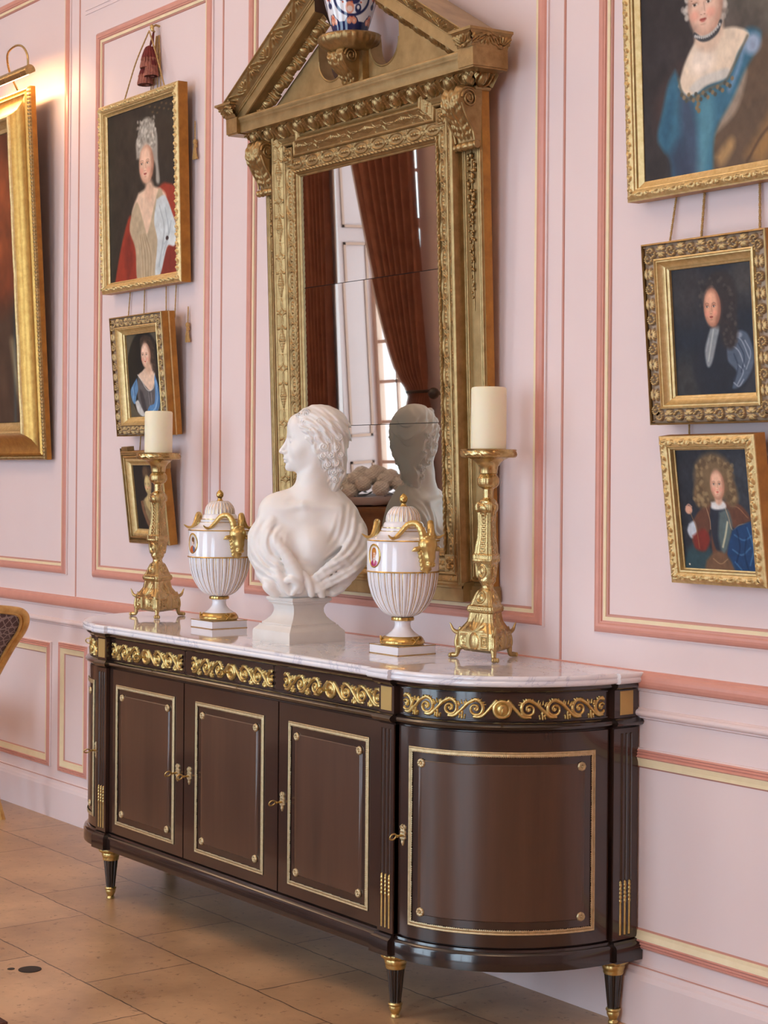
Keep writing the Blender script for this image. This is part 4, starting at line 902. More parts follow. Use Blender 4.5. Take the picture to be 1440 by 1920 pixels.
def make_ram():
    h = .0011; lo = np.array([-.030, -.060, -.075], np.float32); n = (int(.082 / h), int(.120 / h), int(.150 / h))
    g = np.stack(np.meshgrid(*[lo[i] + h * np.arange(n[i]) for i in range(3)], indexing='ij'), -1).astype(np.float32)
    # x = outwards, z up; head hangs with the muzzle down
    P = g.copy(); P[..., 1] = np.abs(P[..., 1])
    d = s_ell(P, (.008, 0, .018), (.023, .0215, .021))                                       # brow
    d = smin(d, s_chain(P, [(.012, 0, .008), (.017, 0, -.018), (.018, 0, -.034)], [.0175, .0120, .0098]), .008)
    d = smin(d, s_ell(P, (.021, .0045, -.037), (.0085, .0065, .0070)), .004)                 # muzzle
    d = smax(d, -s_ell(P, (.0275, .0042, -.0365), (.003, .0022, .0032)), .001)
    d = smax(d, -s_cap(P, (.022, .0, -.0435), (.014, .008, -.040), .0012, .0012), .001)
    d = smin(d, s_cap(P, (.020, .0115, .017), (.014, .015, .016), .0050, .0035), .003)        # brow ridge
    d = smin(d, s_ell(P, (.0185, .0125, .0095), (.0042, .0036, .0036)), .0008)                # eye
    d = smin(d, s_chain(P, [(.008, .018, .010), (.004, .030, .004), (.000, .038, -.001)], [.0045, .0058, .0012]), .002)  # ear
    for k in range(5):
        z = -.004 - k * .011; d = smin(d, s_chain(P, [(.004, .012 - k * .0015, z + .008), (.002, .0165 - k * .002, z - .002), (.003, .0150 - k * .0025, z - .010)], [.0055, .0052, .0014]), .0016)
    d = smin(d, s_cap(P, (.002, 0, -.010), (.004, 0, -.052), .016, .0065), .004); d = smin(d, s_cap(P, (.006, 0, -.048), (.007, 0, -.062), .0065, .001), .003)
    for k in range(7):
        a = k * .8; d = smin(d, s_ell(P, (.014 + .006 * math.cos(a), abs(.010 * math.sin(a)), .034 + .003 * math.sin(2 * a)), (.0055, .0055, .0045)), .0012)
    V, Q = surfnets(d, lo, h); V = V * [1.15, 1.32, 1.08]; V1 = V; Q1 = Q
    b = MB()
    for e in (-1, 1):                                                                          # horns: up, back over the shoulder, tip curling up
        q = spline([(.006, e * .012, .032), (.002, e * .017, .058), (-.012, e * .026, .077), (-.030, e * .042, .074), (-.042, e * .058, .052), (-.048, e * .074, .036), (-.046, e * .090, .036), (-.042, e * .104, .045)], 70)
        t = np.linspace(0, 1, len(q)); rr = .0112 * (1 - t) ** .6 * (1 + .04 * np.sin(t * 90)) + .0007; b.tube(q, rr, 14)
    return V1, Q1, b
RAM = make_ram()
def urn(loc, label, prt):
    t = empty('porcelain_urn', loc, label=label, cat='urn', group='white and gold porcelain urns')
    b = MB(); s = .0685; b.box(-s, s, -s, s, 0, .0270); p = b.build('square_plinth', M_porc, t)
    b = MB(); g = .0012
    for z in (.0275 - .0012, .0012):
        for a in (-s, s): b.box(a - g, a + g, -s - g, s + g, z - g, z + g); b.box(-s - g, s + g, a - g, a + g, z - g, z + g)
    b.build('gilt_edge', M_gilt, p)
    b = MB(); a = np.linspace(0, 2 * PI, 96, endpoint=False); pr_ = [(.062, .028), (.0645, .031), (.0645, .036), (.060, .044), (.056, .050), (.050, .052)]; rows = [np.stack([(r_ + (.0016 * np.abs(np.sin(a * 20)) if 0 < k < 4 else 0)) * np.cos(a), (r_ + (.0016 * np.abs(np.sin(a * 20)) if 0 < k < 4 else 0)) * np.sin(a), a * 0 + z], 1) for k, (r_, z) in enumerate(pr_)]
    b.grid(np.array(rows), closev=True, flip=True)
    for k in range(3):
        an = k * 2.1; b.tube([(.064 * math.cos(an + u), .064 * math.sin(an + u), .030 + .020 * (u / .35 + .5)) for u in np.linspace(-.175, .175, 8)], .0028, 8); b.tube([(.064 * math.cos(an - u), .064 * math.sin(an - u), .030 + .020 * (u / .35 + .5)) for u in np.linspace(-.175, .175, 8)], .0028, 8)
    b.build('gilt_laurel_ring', M_gilt, t, 50)
    b = MB(); b.lathe([(.052, .051), (.046, .055), (.034, .064), (.0255, .074), (.0232, .084), (.024, .093), (.027, .0965)], n=64); b.build('stem', M_porc, t)
    b = MB(); b.lathe([(.026, .0955), (.0335, .097), (.0345, .1015), (.0335, .106), (.026, .1075)], n=64); b.build('gilt_collar', M_gilt, t)
    # gadrooned lower bowl
    na = 576; a = np.linspace(0, 2 * PI, na, endpoint=False); zz = np.linspace(.1075, .2400, 46); rp = np.interp(zz, [.1075, .112, .120, .130, .145, .160, .175, .200, .22, .24], [.030, .043, .0555, .0655, .0765, .0850, .0915, .0985, .1015, .1035])
    N_ = 28; ph = (a * N_ / (2 * PI)) % 1; wide = np.where(ph < .62, np.sin(ph / .62 * PI) ** .7, .15 * np.sin((ph - .62) / .38 * PI)); edge = (np.minimum(np.abs(ph - .62), np.minimum(ph, 1 - ph)) < .045)
    amp = .0032 * np.clip((zz - .1075) / .02, .3, 1) * np.clip((.240 - zz) / .003, 0, 1); R = rp[:, None] + amp[:, None] * (wide[None] - .4)
    P = np.stack([R * np.cos(a), R * np.sin(a), np.broadcast_to(zz[:, None], R.shape)], -1); Q = gridq(46, na, closev=True, flip=True); e = np.broadcast_to(edge, R.shape)[:-1].ravel()
    quick('fluted_bowl', P.reshape(-1, 3), Q, [M_porc, M_gilt], t, mi=e.astype(int))
    b = MB(); b.lathe([(.100, .239), (.108, .2395), (.1092, .2415), (.108, .2435), (.100, .244)], n=96); b.lathe([(.098, .3295), (.1072, .330), (.108, .3315), (.107, .3335), (.098, .334)], n=96); b.lathe([(.060, .3565), (.0665, .357), (.0668, .3595), (.060, .360)], n=96); b.lathe([(.060, .3675), (.0648, .368), (.0648, .370), (.060, .3705)], n=96); b.build('gilt_band', M_gilt, t)
    b = MB(); b.lathe([(.100, .2425), (.1062, .243), (.1062, .331), (.1040, .334), (.0945, .3385), (.080, .345), (.072, .351), (.068, .3575), (.0655, .358)], n=128); b.build('body', M_porc, t, 40)
    lid = MB(); lid.lathe([(.060, .3585), (.0655, .359), (.0655, .364), (.0635, .366), (.0642, .3685), (.0600, .372), (.0580, .380), (.0535, .3855), (.0515, .3862)], n=96); l = lid.build('lid', M_porc, t, 50)
    zz = np.linspace(.386, .4305, 30); rp = .0508 * np.sqrt(np.clip(1 - ((zz - .386) / .0500) ** 2, 0, 1)) + .004 * (zz - .386) / .045; N_ = 24; a = np.linspace(0, 2 * PI, 480, endpoint=False); ph = (a * N_ / (2 * PI)) % 1
    wide = np.where(ph < .6, np.sin(ph / .6 * PI) ** .7, .1); edge = (np.minimum(np.abs(ph - .6), np.minimum(ph, 1 - ph)) < .055); R = rp[:, None] * (1 + .035 * (wide[None] - .5)); P = np.stack([R * np.cos(a), R * np.sin(a), np.broadcast_to(zz[:, None], R.shape)], -1)
    quick('fluted_dome', P.reshape(-1, 3), gridq(30, 480, closev=True, flip=True), [M_porc, M_gilt], l, mi=np.broadcast_to(edge, R.shape)[:-1].ravel().astype(int))
    zz = np.linspace(.428, .4688, 26); rp = np.interp(zz, [.428, .430, .434, .438, .442, .4435, .446, .449, .454, .458, .463, .467, .4688], [.0125, .0130, .0085, .0070, .0078, .0105, .0112, .0118, .0120, .0110, .0078, .0035, .0006]); a = np.linspace(0, 2 * PI, 40, endpoint=False); R = rp[:, None] * (1 + .05 * np.sin(a * 10 + zz[:, None] * 900) * (zz[:, None] > .446)); b = MB(); b.grid(np.stack([R * np.cos(a), R * np.sin(a), np.broadcast_to(zz[:, None], R.shape)], -1), closev=True, flip=True); b.build('pinecone_finial', M_gilt, l, 60)
    # ram's heads left and right
    for e in (1, -1):
        V, Q, hb = RAM; off = np.array([.106, 0, .305]); VV = V + off; 
        if e < 0: VV = VV * [-1, -1, 1]
        o = quick('ram_head', VV, Q, M_gilt if False else mat('soft_gilding', (212, 184, 120), 0.33, 0.92, bump=.05, bscale=200), t)
        b2 = MB(); H = np.vstack(hb.V) + off; H = H * [-1, -1, 1] if e < 0 else H; b2.add(H, hb.F); b2.build('horns', MATS['soft_gilding'], o, 60)
    # oval portrait on the front
    nu, nv = 72, 90; p = Paint(nu, nv, (232, 228, 226), asp=.8); prt(p); U = (p.x - .5) * .052; Vv = (.5 - p.y) * .066; an = -PI / 2 + U / .1066; P = np.stack([.1066 * np.cos(an), .1066 * np.sin(an), .2880 + Vv], -1)
    r = np.hypot((p.x - .5) * 2, (p.y - .5) * 2); Q = gridq(nv, nu); k = (r.ravel()[Q] < 1).all(1); quick('oval_portrait', P.reshape(-1, 3), Q[k][:, ::-1], M_enamel, t, col=p.lin().reshape(-1, 3))
    a = np.linspace(0, 2 * PI, 61); b = MB(); an = -PI / 2 + np.cos(a) * .0262 / .1066
    b.tube(np.stack([.1068 * np.cos(an), .1068 * np.sin(an), .288 + .0332 * np.sin(a)], -1), .0018, 8, caps=False); b.build('medallion_rim', M_gilt, t)
    return t
def prt_a(p):
    p.ell(.5, .5, .5, .5, (214, 180, 108), .05); p.ell(.5, .5, .42, .43, (226, 218, 214), .05); p.poly([(.16, .95), (.22, .78), (.42, .68), (.58, .68), (.82, .78), (.86, .95)], (176, 60, 110), .03); p.poly([(.42, .68), (.5, .9), (.62, .68)], (240, 226, 214), .03)
    p.ell(.50, .34, .20, .20, (178, 92, 34), .2); p.ell(.51, .46, .125, .15, (238, 196, 168), .15); p.ell(.36, .50, .06, .2, (178, 92, 34), .4); p.ell(.50, .28, .18, .08, (214, 140, 50), .5, op=.8); p.ell(.47, .45, .02, .012, (70, 40, 30), .5); p.ell(.56, .45, .02, .012, (70, 40, 30), .5); p.ell(.52, .54, .035, .012, (190, 80, 70), .5)
def prt_b(p):
    p.ell(.5, .5, .5, .5, (214, 180, 108), .05); p.ell(.5, .5, .42, .43, (210, 204, 204), .05); p.poly([(.2, .95), (.26, .72), (.45, .62), (.6, .64), (.78, .76), (.82, .95)], (190, 92, 50), .03); p.poly([(.50, .64), (.6, .95), (.78, .95), (.74, .72)], (96, 110, 140), .03)
    p.ell(.54, .42, .11, .14, (236, 200, 176), .15); p.ell(.55, .30, .15, .12, (120, 80, 50), .3); p.ell(.66, .42, .05, .14, (130, 90, 56), .4); p.ell(.5, .42, .016, .01, (70, 40, 30), .5); p.ell(.58, .42, .016, .01, (70, 40, 30), .5)
urn((-1.528, -.2537, MT), 'white and gold porcelain urn right of the marble bust, auburn-haired portrait', prt_a)
urn((-2.5587, -.2491, MT), 'white and gold porcelain urn left of the marble bust, orange-robed portrait', prt_b)

# ------------------------------------------------------------------ brass altar candlesticks and pillar candles
def cstick():
    me_name = 'triangular_stem'; zz = np.concatenate([np.linspace(.022, .205, 150), np.linspace(.206, .531, 210)]); na = 360; a = np.linspace(0, 2 * PI, na, endpoint=False)
    zk = [.022, .030, .070, .078, .086, .106, .122, .132, .1355, .150, .1535, .162, .177, .192, .203, .209, .214, .222, .235, .248, .262, .272, .279, .282, .296, .3, .318, .345, .385, .418, .4236, .434, .4412, .450, .456, .459, .47, .485, .4897, .497, .505, .515, .5227, .5293]
    rk = [.070, .098, .099, .098, .088, .066, .060, .058, .066, .066, .058, .052, .044, .034, .0215, .0200, .0225, .029, .036, .038, .040, .043, .049, .0495, .0485, .043, .040, .033, .0305, .033, .040, .042, .040, .033, .021, .018, .0178, .019, .030, .037, .0385, .037, .031, .027]
    tk = [(.0, 1), (.155, 1), (.190, .8), (.205, 0), (.222, 0), (.235, .8), (.30, 1), (.42, 1), (.445, .7), (.456, 0), (.6, 0)]
    R = np.interp(zz, zk, rk)[:, None]; T = np.interp(zz, [q[0] for q in tk], [q[1] for q in tk])[:, None]
    m = (a % (2 * PI / 3)) - PI / 3                                   # 0 at the middle of a face, +-60deg at a corner
    tri = math.cos(PI / 3) / np.cos(m); tri = np.minimum(tri, .86 + .0 * m); f = (1 - T) * .82 + T * (tri * 1.0)
    u = np.tan(m) / math.tan(PI / 3)                                 # -1..1 across the face
    Rr = R * f; Z = zz[:, None] + 0 * Rr; Uu = u[None] + 0 * Rr; rel_ = np.zeros_like(Rr); au = np.abs(Uu)
    face = (au < .72)
    # corner ribs
    rel_ += .0030 * np.exp(-((au - .90) / .08) ** 2) * (T > .5) + .0022 * np.exp(-((au - .72) / .03) ** 2) * (T > .5)
    # greek-key box and cartouche at the foot
    k = (Z > .028) & (Z < .078); fx = np.abs(au - .48) / .17; fz = np.abs(Z - .053) / .018; sq = np.maximum(fx, fz); rel_ += np.where(k & ((np.abs(sq - .9) < .16) | ((np.abs(sq - .32) < .16) & (Z > .046))), .0040, 0)
    rel_ += np.where(k, .0065 * np.sqrt(np.clip(1 - (Uu / .24) ** 2 - ((Z - .052) / .025) ** 2, 0, 1)), 0)
    # sunburst shell on the sloping face
    kk = (Z > .080) & (Z < .132); th = np.arctan2(Uu * .09, Z - .080); rad = np.hypot(Uu * .09, Z - .080); rel_ += np.where(kk & face, .0034 * np.abs(np.cos(th * 7)) * np.clip(1 - (rad / .052) ** 4, 0, 1), 0)
    # beaded cornice
    for z0 in (.1425, .281): rel_ += np.where((np.abs(Z - z0) < .0035), .0022 * np.abs(np.sin(Uu * 22)), 0)
    # upper dome medallion, knop leaves, shaft panels
    rel_ += .0040 * np.clip(1 - (np.abs(np.hypot(Uu / .42, (Z - .177) / .018) - .8) / .25) ** 2, 0, 1) + .003 * np.sqrt(np.clip(1 - (Uu / .2) ** 2 - ((Z - .177) / .009) ** 2, 0, 1))
    rel_ += .0042 * np.clip(1 - (np.abs(np.hypot(Uu / .46, (Z - .250) / .020) - .8) / .22) ** 2, 0, 1) + .003 * np.sqrt(np.clip(1 - (Uu / .2) ** 2 - ((Z - .250) / .010) ** 2, 0, 1))
    ks = (Z > .296) & (Z < .412); rel_ += np.where(ks & (np.abs(au - .50) < .07), .0022, 0) + np.where(ks & (au < .32), .0014 * (np.sin(Z * 520) * np.cos(Uu * 9) > 0), 0)
    rel_ += .0068 * np.sqrt(np.clip(1 - (Uu / .46) ** 2 - ((Z - .424) / .018) ** 2, 0, 1))
    rel_ += np.where((Z > .489) & (Z < .524), .0018 * np.abs(np.cos(a[None] * 4)) ** .4 - .0010, 0)
    Rr = Rr + rel_; P = np.stack([Rr * np.cos(a), Rr * np.sin(a), Z], -1)
    t = empty('candlestick')
    quick(me_name, P.reshape(-1, 3), gridq(len(zz), na, closev=True, flip=True), M_brass, t)
    b = MB(); zz = np.array([.5290, .536, .548, .560, .568, .5735, .5738, .578, .584, .592, .596, .5976, .5955, .594]); rp = [.026, .0262, .028, .036, .047, .058, .074, .0785, .0792, .0785, .0805, .077, .071, .0]; b.lathe(list(zip(rp, zz)), n=72); b.build('drip_pan', M_brass, t, 50)
    b = MB()
    na2 = 96; a2 = np.linspace(0, 2 * PI, na2, endpoint=False); rows = [np.stack([(r_ + .0022 * np.sin(a2 * 18 + z * 300)) * np.cos(a2), (r_ + .0022 * np.sin(a2 * 18 + z * 300)) * np.sin(a2), a2 * 0 + z], 1) for r_, z in ((.0745, .5745), (.0790, .578), (.0805, .584), (.0785, .5905), (.0755, .593))]; b.grid(np.array(rows), closev=True, flip=True); b.build('leafy_rim', M_brass, t, 60)
    for k in range(3):
        an = k * 2 * PI / 3; c, s_ = math.cos(an), math.sin(an); b = MB(); q = spline([(.078, .034), (.086, .030), (.088, .018), (.092, .009), (.104, .008)], 24); rr = np.interp(np.linspace(0, 1, len(q)), [0, .4, .7, 1], [.011, .008, .0065, .0075]); b.tube(np.stack([q[:, 0] * c, q[:, 0] * s_, q[:, 1]], -1), rr, 12)
        for j in (-1, 0, 1): b.ball((.109 * c - s_ * j * .0065, .109 * s_ + c * j * .0065, .0072), (.0055, .0055, .0070), 10)
        q = spline([(.080, .070), (.100, .078), (.108, .092), (.112, .100)], 14); b.tube(np.stack([q[:, 0] * c, q[:, 0] * s_, q[:, 1]], -1), np.linspace(.008, .0012, len(q)), 8)
        q = spline([(.079, .088), (.090, .060), (.092, .040), (.086, .026)], 14); b.tube(np.stack([q[:, 0] * c, q[:, 0] * s_, q[:, 1]], -1), np.linspace(.005, .007, len(q)), 10); b.build('paw_foot', M_brass, t, 60)
    return t
C1 = (-1.268, -.150); C2 = (-3.048, -.212)
c1 = cstick(); c1.location = (C1[0], C1[1], MT); c1.rotation_euler = (0, 0, math.radians(-41 + 13)); tag(c1, 'tall brass altar candlestick at the right end of the marble top', 'candlestick', 'brass altar candlesticks')
c2 = copytree(c1); c2.location = (C2[0], C2[1], MT); c2.rotation_euler = (0, 0, math.radians(-30)); tag(c2, 'tall brass altar candlestick at the left end of the marble top')
def candle(loc, label, h):
    b = MB(); z0 = MT + .5965; b.lathe([(.048, 0), (.0505, .003), (.0505, h - .006), (.0480, h - .001), (.044, h), (.030, h - .004), (.010, h - .006), (.0, h - .006)], (0, 0, 0), 64); o = b.build('wax_body', M_wax); 
    t = empty('pillar_candle', (loc[0], loc[1], z0), label=label, cat='candle', group='ivory pillar candles'); o.parent = t
    b = MB(); b.tube([(0, 0, h - .007), (.001, 0, h + .000), (.0025, .001, h + .004)], .0012, 6); b.build('wick', M_gap, t)
candle(C1, 'thick ivory pillar candle on the right-hand brass candlestick', .178); candle(C2, 'thick ivory pillar candle on the left-hand brass candlestick', .153)

# ------------------------------------------------------------------ imari vase on the bracket
def vase():
    nz, na = 150, 260; zz = np.linspace(0, .36, nz); rp = np.interp(zz, [0, .004, .012, .03, .06, .10, .14, .18, .21, .235, .25, .262, .30, .335, .352, .36], [.050, .0535, .055, .0605, .0700, .0815, .0905, .0935, .089, .075, .060, .050, .043, .050, .066, .070])
    p = Paint(na, nz, (232, 232, 236), asp=2 * PI * .08 / .36 ); X = p.x; Y = 1 - p.y    # Y up
    def E(cx, z, rx, rz, c, s=.15, op=1): 
        for k in (-1, 0, 1): p.ell(cx + k, 1 - z / .36, rx, rz / .36, c, s, 0, op)
    navy = (28, 40, 88); rust = (206, 96, 60); pale = (226, 150, 120)
    z = Y * .36
    for k in range(4):
        c = .06 + k * .25
        E(c, .020, .035, .012, navy, .2); 
    p.mix(((z > .006) & (z < .032)).astype(float), navy)
    for k in range(6):
        c = k / 6 + .04; m = (((X - c + .5) % 1) - .5); g = np.clip(1 - np.abs(m) / (.070 * (1 - (z - .026) / .040)), 0, 1) * (z >= .024) * (z < .066); p.mix((g > 0).astype(float), navy)
        for dx, dz in ((0, .046), (-.020, .034), (.020, .034)): E(c + dx, dz, .021, .0100, pale, .2); E(c + dx, dz, .008, .004, (214, 90, 56) if dx == 0 else (232, 190, 170), .3)
    for k in range(3):
        c = .205 + k / 3
        E(c, .098, .125, .052, navy, .05); E(c, .099, .108, .045, (236, 236, 240), .05)
        for j in range(14):
            an = j * PI / 7; E(c + .032 * math.cos(an), .118 + .013 * math.sin(an), .012, .0042, (222, 120, 84) if j % 2 else pale, .3)
        E(c, .118, .016, .006, pale, .3); E(c + .006, .094, .046, .013, navy, .2); E(c - .066, .104, .020, .012, navy, .2); E(c + .070, .108, .020, .012, navy, .2); E(c - .014, .072, .030, .018, pale, .2); E(c - .014, .068, .020, .009, (236, 214, 204), .3); E(c + .045, .070, .022, .014, navy, .3); E(c + .045, .073, .010, .006, (236, 236, 240), .3)
        for j in range(7): E(c + (j - 3) * .020, .088 + .012 * ((j * 5) % 3), .006, .003, rust, .4)
        cc = c + 1 / 6
        E(cc, .100, .045, .045, (236, 236, 240), .1)
        for j in range(5): E(cc + .014 * math.cos(j * 1.26), .108 + .008 * math.sin(j * 1.26), .010, .005, (222, 120, 84), .3)
        E(cc, .082, .018, .009, navy, .3); E(cc, .094, .006, .020, navy, .3); E(cc - .050, .125, .016, .012, navy, .3); E(cc + .050, .125, .016, .012, navy, .3)
    p.mix((np.abs(z - .190) < .006).astype(float), navy); p.mix(((z > .22) & (z < .34)).astype(float) * (np.sin(X * 2 * PI * 8) > .2), navy); 
    col = p.lin()[::-1]; a = np.linspace(0, 2 * PI, na, endpoint=False); R = rp[:, None] + 0 * a; P = np.stack([R * np.cos(a), R * np.sin(a), np.broadcast_to(zz[:, None], R.shape)], -1)
    # inner lip / base closed
    t = empty('imari_vase', (MCX, 0, 0), label='blue, white and orange porcelain vase standing on the pediment bracket', cat='vase')
    o = quick('painted_body', P.reshape(-1, 3), gridq(nz, na, closev=True, flip=True), mat('painted_porcelain', (230, 230, 236), 0.1, attr='paint', coat=.5, coatr=.04), t, col=col.reshape(-1, 3))
    b = MB(); b.lathe([(.051, .0), (.0545, .0005), (.0545, .0045), (.051, .005)], n=48); b.build('foot_ring', M_porc, t)
    # local (0,-.078,1.765) of the mirror in the world
    D, Z = .078, 1.7645; t.location = (MCX, -(.004 + D * math.cos(TH) + Z * math.sin(TH)), 1.10 + Z * math.cos(TH) - D * math.sin(TH) + .002); t.rotation_euler = (0, 0, 2.35)
vase()
# ------------------------------------------------------------------ marble bust: a head in profile above a draped torso
BX, BY = -2.0142, -.291
bust = empty('marble_bust', (BX, BY, MT), label='white marble bust of a draped figure looking left, between the two urns', cat='bust')
def bust_mesh():
    # local frame: u = image right, v = away from the viewer's side is negative (v+ towards the viewer), z up from the socle top
    h = .0024; lo = np.array([-.165, -.125, -.012], np.float32); n = (int(.380 / h), int(.260 / h), int(.635 / h))
    P = np.stack(np.meshgrid(*[lo[i] + h * np.arange(n[i], dtype=np.float32) for i in range(3)], indexing='ij'), -1)
    zi = lambda z: int((z - lo[2]) / h)
    D = np.full(n, 1.0, np.float32)
    # --- head (only the upper slab of the grid)
    k0 = zi(.300); H = P[:, :, k0:]; Hm = H.copy(); Hm[..., 1] = np.abs(Hm[..., 1])
    d = s_ell(H, (.062, 0, .505), (.084, .072, .084))                       # cranium
    d = smin(d, s_ell(H, (.012, 0, .478), (.052, .052, .080)), .03)          # face mass
    d = smin(d, s_ell(H, (-.003, 0, .425), (.038, .036, .034)), .025)         # jaw
    d = smin(d, s_cap(Hm, (.058, .046, .455), (.006, .018, .414), .020, .014), .02)
    d = smin(d, s_ell(H, (-.036, 0, .406), (.0130, .0135, .0120)), .014)     # chin
    d = smin(d, s_ell(Hm, (-.006, .034, .458), (.024, .018, .022)), .018)    # cheek
    d = smin(d, s_ell(H, (-.008, 0, .536), (.0335, .050, .038)), .025)        # forehead
    d = smin(d, s_cap(Hm, (-.036, .008, .5065), (-.022, .036, .5045), .0052, .0045), .010)   # brow
    d = smax(d, -s_ell(Hm, (-.046, .025, .490), (.014, .015, .0105)), .010)  # socket
    d = smin(d, s_ell(Hm, (-.0265, .0245, .4885), (.0095, .0115, .0088)), .0025)      # eye
    d = smin(d, s_cap(Hm, (-.0350, .015, .4925), (-.0290, .036, .4915), .0018, .0016), .003)
    d = smin(d, s_chain(H, [(-.037, 0, .502), (-.0460, 0, .480), (-.0615, 0, .4560)], [.0062, .0066, .0074], 0), .006)  # nose
    d = smin(d, s_cap(H, (-.0555, 0, .4535), (-.036, 0, .447), .0062, .011), .004); d = smin(d, s_cap(H, (-.046, 0, .470), (-.030, 0, .452), .0065, .014), .006)
    d = smin(d, s_ell(Hm, (-.0490, .0088, .4535), (.0085, .0058, .0058)), .003)
    d = smin(d, s_ell(H, (-.040, 0, .435), (.0135, .020, .013)), .008)
    d = smin(d, s_ell(H, (-.0500, 0, .4345), (.0055, .0155, .0045)), .003)   # upper lip
    d = smin(d, s_ell(H, (-.0475, 0, .4240), (.0058, .0130, .0048)), .003)   # lower lip
    d = smax(d, -s_cap(Hm, (-.056, 0, .4290), (-.040, .017, .4295), .0014, .0010), .002)
    # ear
    e = s_ell(H, (.050, .066, .470), (.014, .008, .021)); e = smax(e, -s_ell(H, (.050, .074, .472), (.007, .005, .012)), .003); d = smin(d, e, .004)
    # hair: swept back in wavy locks, covering the ears' tops and gathered at the nape
    hr = s_ell(H, (.060, 0, .518), (.0960, .0785, .0870)); hr = smin(hr, s_ell(H, (.092, 0, .455), (.056, .064, .060)), .03)
    hr = smin(hr, s_chain(H, [(.106, 0, .425), (.112, .0, .385), (.104, 0, .350), (.095, .0, .325)], [.040, .030, .023, .010], .01), .02)
    fr = (H[..., 0] - (-.034 + .66 * np.clip(.572 - H[..., 2], 0, .10) + .004 * np.sin(H[..., 2] * 190))) * .8     # hairline
    hr = smax(hr, -fr, .008)
    # waves
    an = np.arctan2(H[..., 2] - .50, H[..., 0] - .055); rr = np.hypot(H[..., 2] - .50, H[..., 0] - .055); q = H[..., 0] * 1.0 + .010 * np.sin(H[..., 2] * 115 + H[..., 0] * 40)
    sw = np.arctan2(H[..., 2] - .43, H[..., 0] + .02); fl = np.hypot(H[..., 2] - .43, H[..., 0] + .02); wave = np.sin(fl * 520 + 1.5 * np.sin(sw * 9) + H[..., 1] * 40) * .0018 + np.sin(fl * 230 + 1.2 * np.sin(sw * 11 + 1)) * .0034
    hr = hr + wave * np.clip((.60 - H[..., 2]) / .07, .25, 1)
    rl = random.Random(4)
    for sy in (1, -1):      # curling locks at the temple, over the ear and down the nape
        for (x, z, r_, ph) in ((-.006, .566, .010, .3), (.016, .574, .013, 1.2), (.014, .545, .013, 2.5), (.036, .520, .015, .6), (.030, .495, .011, 3.), (.052, .497, .013, 1.5), (.058, .520, .012, 0), (.072, .470, .015, 2.2), (.088, .495, .013, 4), (.068, .443, .012, 5), (.092, .445, .014, 1), (.108, .468, .013, 2), (.086, .415, .013, 3.4), (.108, .420, .014, .2), (.124, .445, .012, 4.4), (.104, .392, .013, 1.8), (.122, .400, .011, 5.2), (.108, .368, .011, 2.6), (.056, .548, .013, 3.2), (.118, .500, .012, .9)):
            i0, i1 = max(0, int((x - .034 - lo[0]) / h)), int((x + .034 - lo[0]) / h); j0, j1 = (int((0 - lo[1]) / h), n[1]) if sy > 0 else (0, int((0 - lo[1]) / h) + 1); q0, q1 = max(0, int((z - .034 - lo[2]) / h) - k0), int((z + .034 - lo[2]) / h) - k0; B_ = H[i0:i1, j0:j1, q0:q1]; dx = (B_[..., 0] - x); dz = B_[..., 2] - z; r = np.hypot(dx, dz); th = np.arctan2(dz, dx); y0 = .066 * np.sqrt(np.clip(1 - ((x - .066) / .105) ** 2 - ((z - .50) / .125) ** 2, .12, 1)) if z > .41 else .030
            sp = np.sin((r / r_ * 2.1 - (th + ph) / (2 * PI)) * 2 * PI); c = np.sqrt(dx ** 2 + dz ** 2 + ((B_[..., 1] - sy * y0) * 1.15) ** 2) - r_ * 1.02
            hr[i0:i1, j0:j1, q0:q1] = smin(hr[i0:i1, j0:j1, q0:q1], c + .0034 * sp, .004)
    d = smin(d, hr, .003)
    # neck
    nk = s_chain(H, [(.050, 0, .425), (.040, 0, .370), (.035, 0, .300), (.03, 0, .26)], [.044, .050, .058, .070], .01); nk = smin(nk, s_cap(H, (.048, .040, .43), (.000, .018, .325), .012, .010), .02)
    d = smin(d, nk, .014); D[:, :, k0:] = d
    # --- torso
    k1 = zi(.375); T = P[:, :, :k1 + 1]
    t = s_ell(T, (.022, -.008, .215), (.146, .082, .106)); t = smin(t, s_ell(T, (-.062, .000, .262), (.066, .056, .056)), .03); t = smin(t, s_ell(T, (.118, .004, .215), (.064, .066, .092)), .035)
    t = smin(t, s_cap(T, (.030, -.005, .315), (-.075, -.005, .276), .044, .038), .04); t = smin(t, s_cap(T, (.038, -.005, .33), (.118, -.005, .250), .046, .046), .04)
    t = smin(t, s_ell(T, (.028, -.005, .120), (.115, .072, .110)), .04); t = smin(t, s_ell(T, (.016, 0, .040), (.092, .062, .062)), .03)
    t = smin(t, s_chain(T, [(.050, 0, .425), (.040, 0, .370), (.035, 0, .300), (.03, 0, .26)], [.044, .050, .058, .070], .01), .014)
    t = smin(t, s_ell(T, (-.058, .052, .168), (.046, .040, .044)), .025); t = smin(t, s_ell(T, (.040, .060, .160), (.058, .044, .052)), .03)   # breasts
    t = smax(t, -s_cap(T, (-.012, .105, .215), (-.010, .104, .150), .012, .016), .03)
    t = smin(t, s_cap(T, (-.100, .030, .262), (.005, .064, .288), .010, .008), .018); t = smin(t, s_cap(T, (.020, .062, .284), (.120, .052, .278), .010, .008), .018)      # collar bones
    t = smin(t, s_ell(T, (-.082, .018, .135), (.060, .066, .120)), .02); t = smin(t, s_ell(T, (-.020, .040, .060), (.075, .052, .070)), .02)
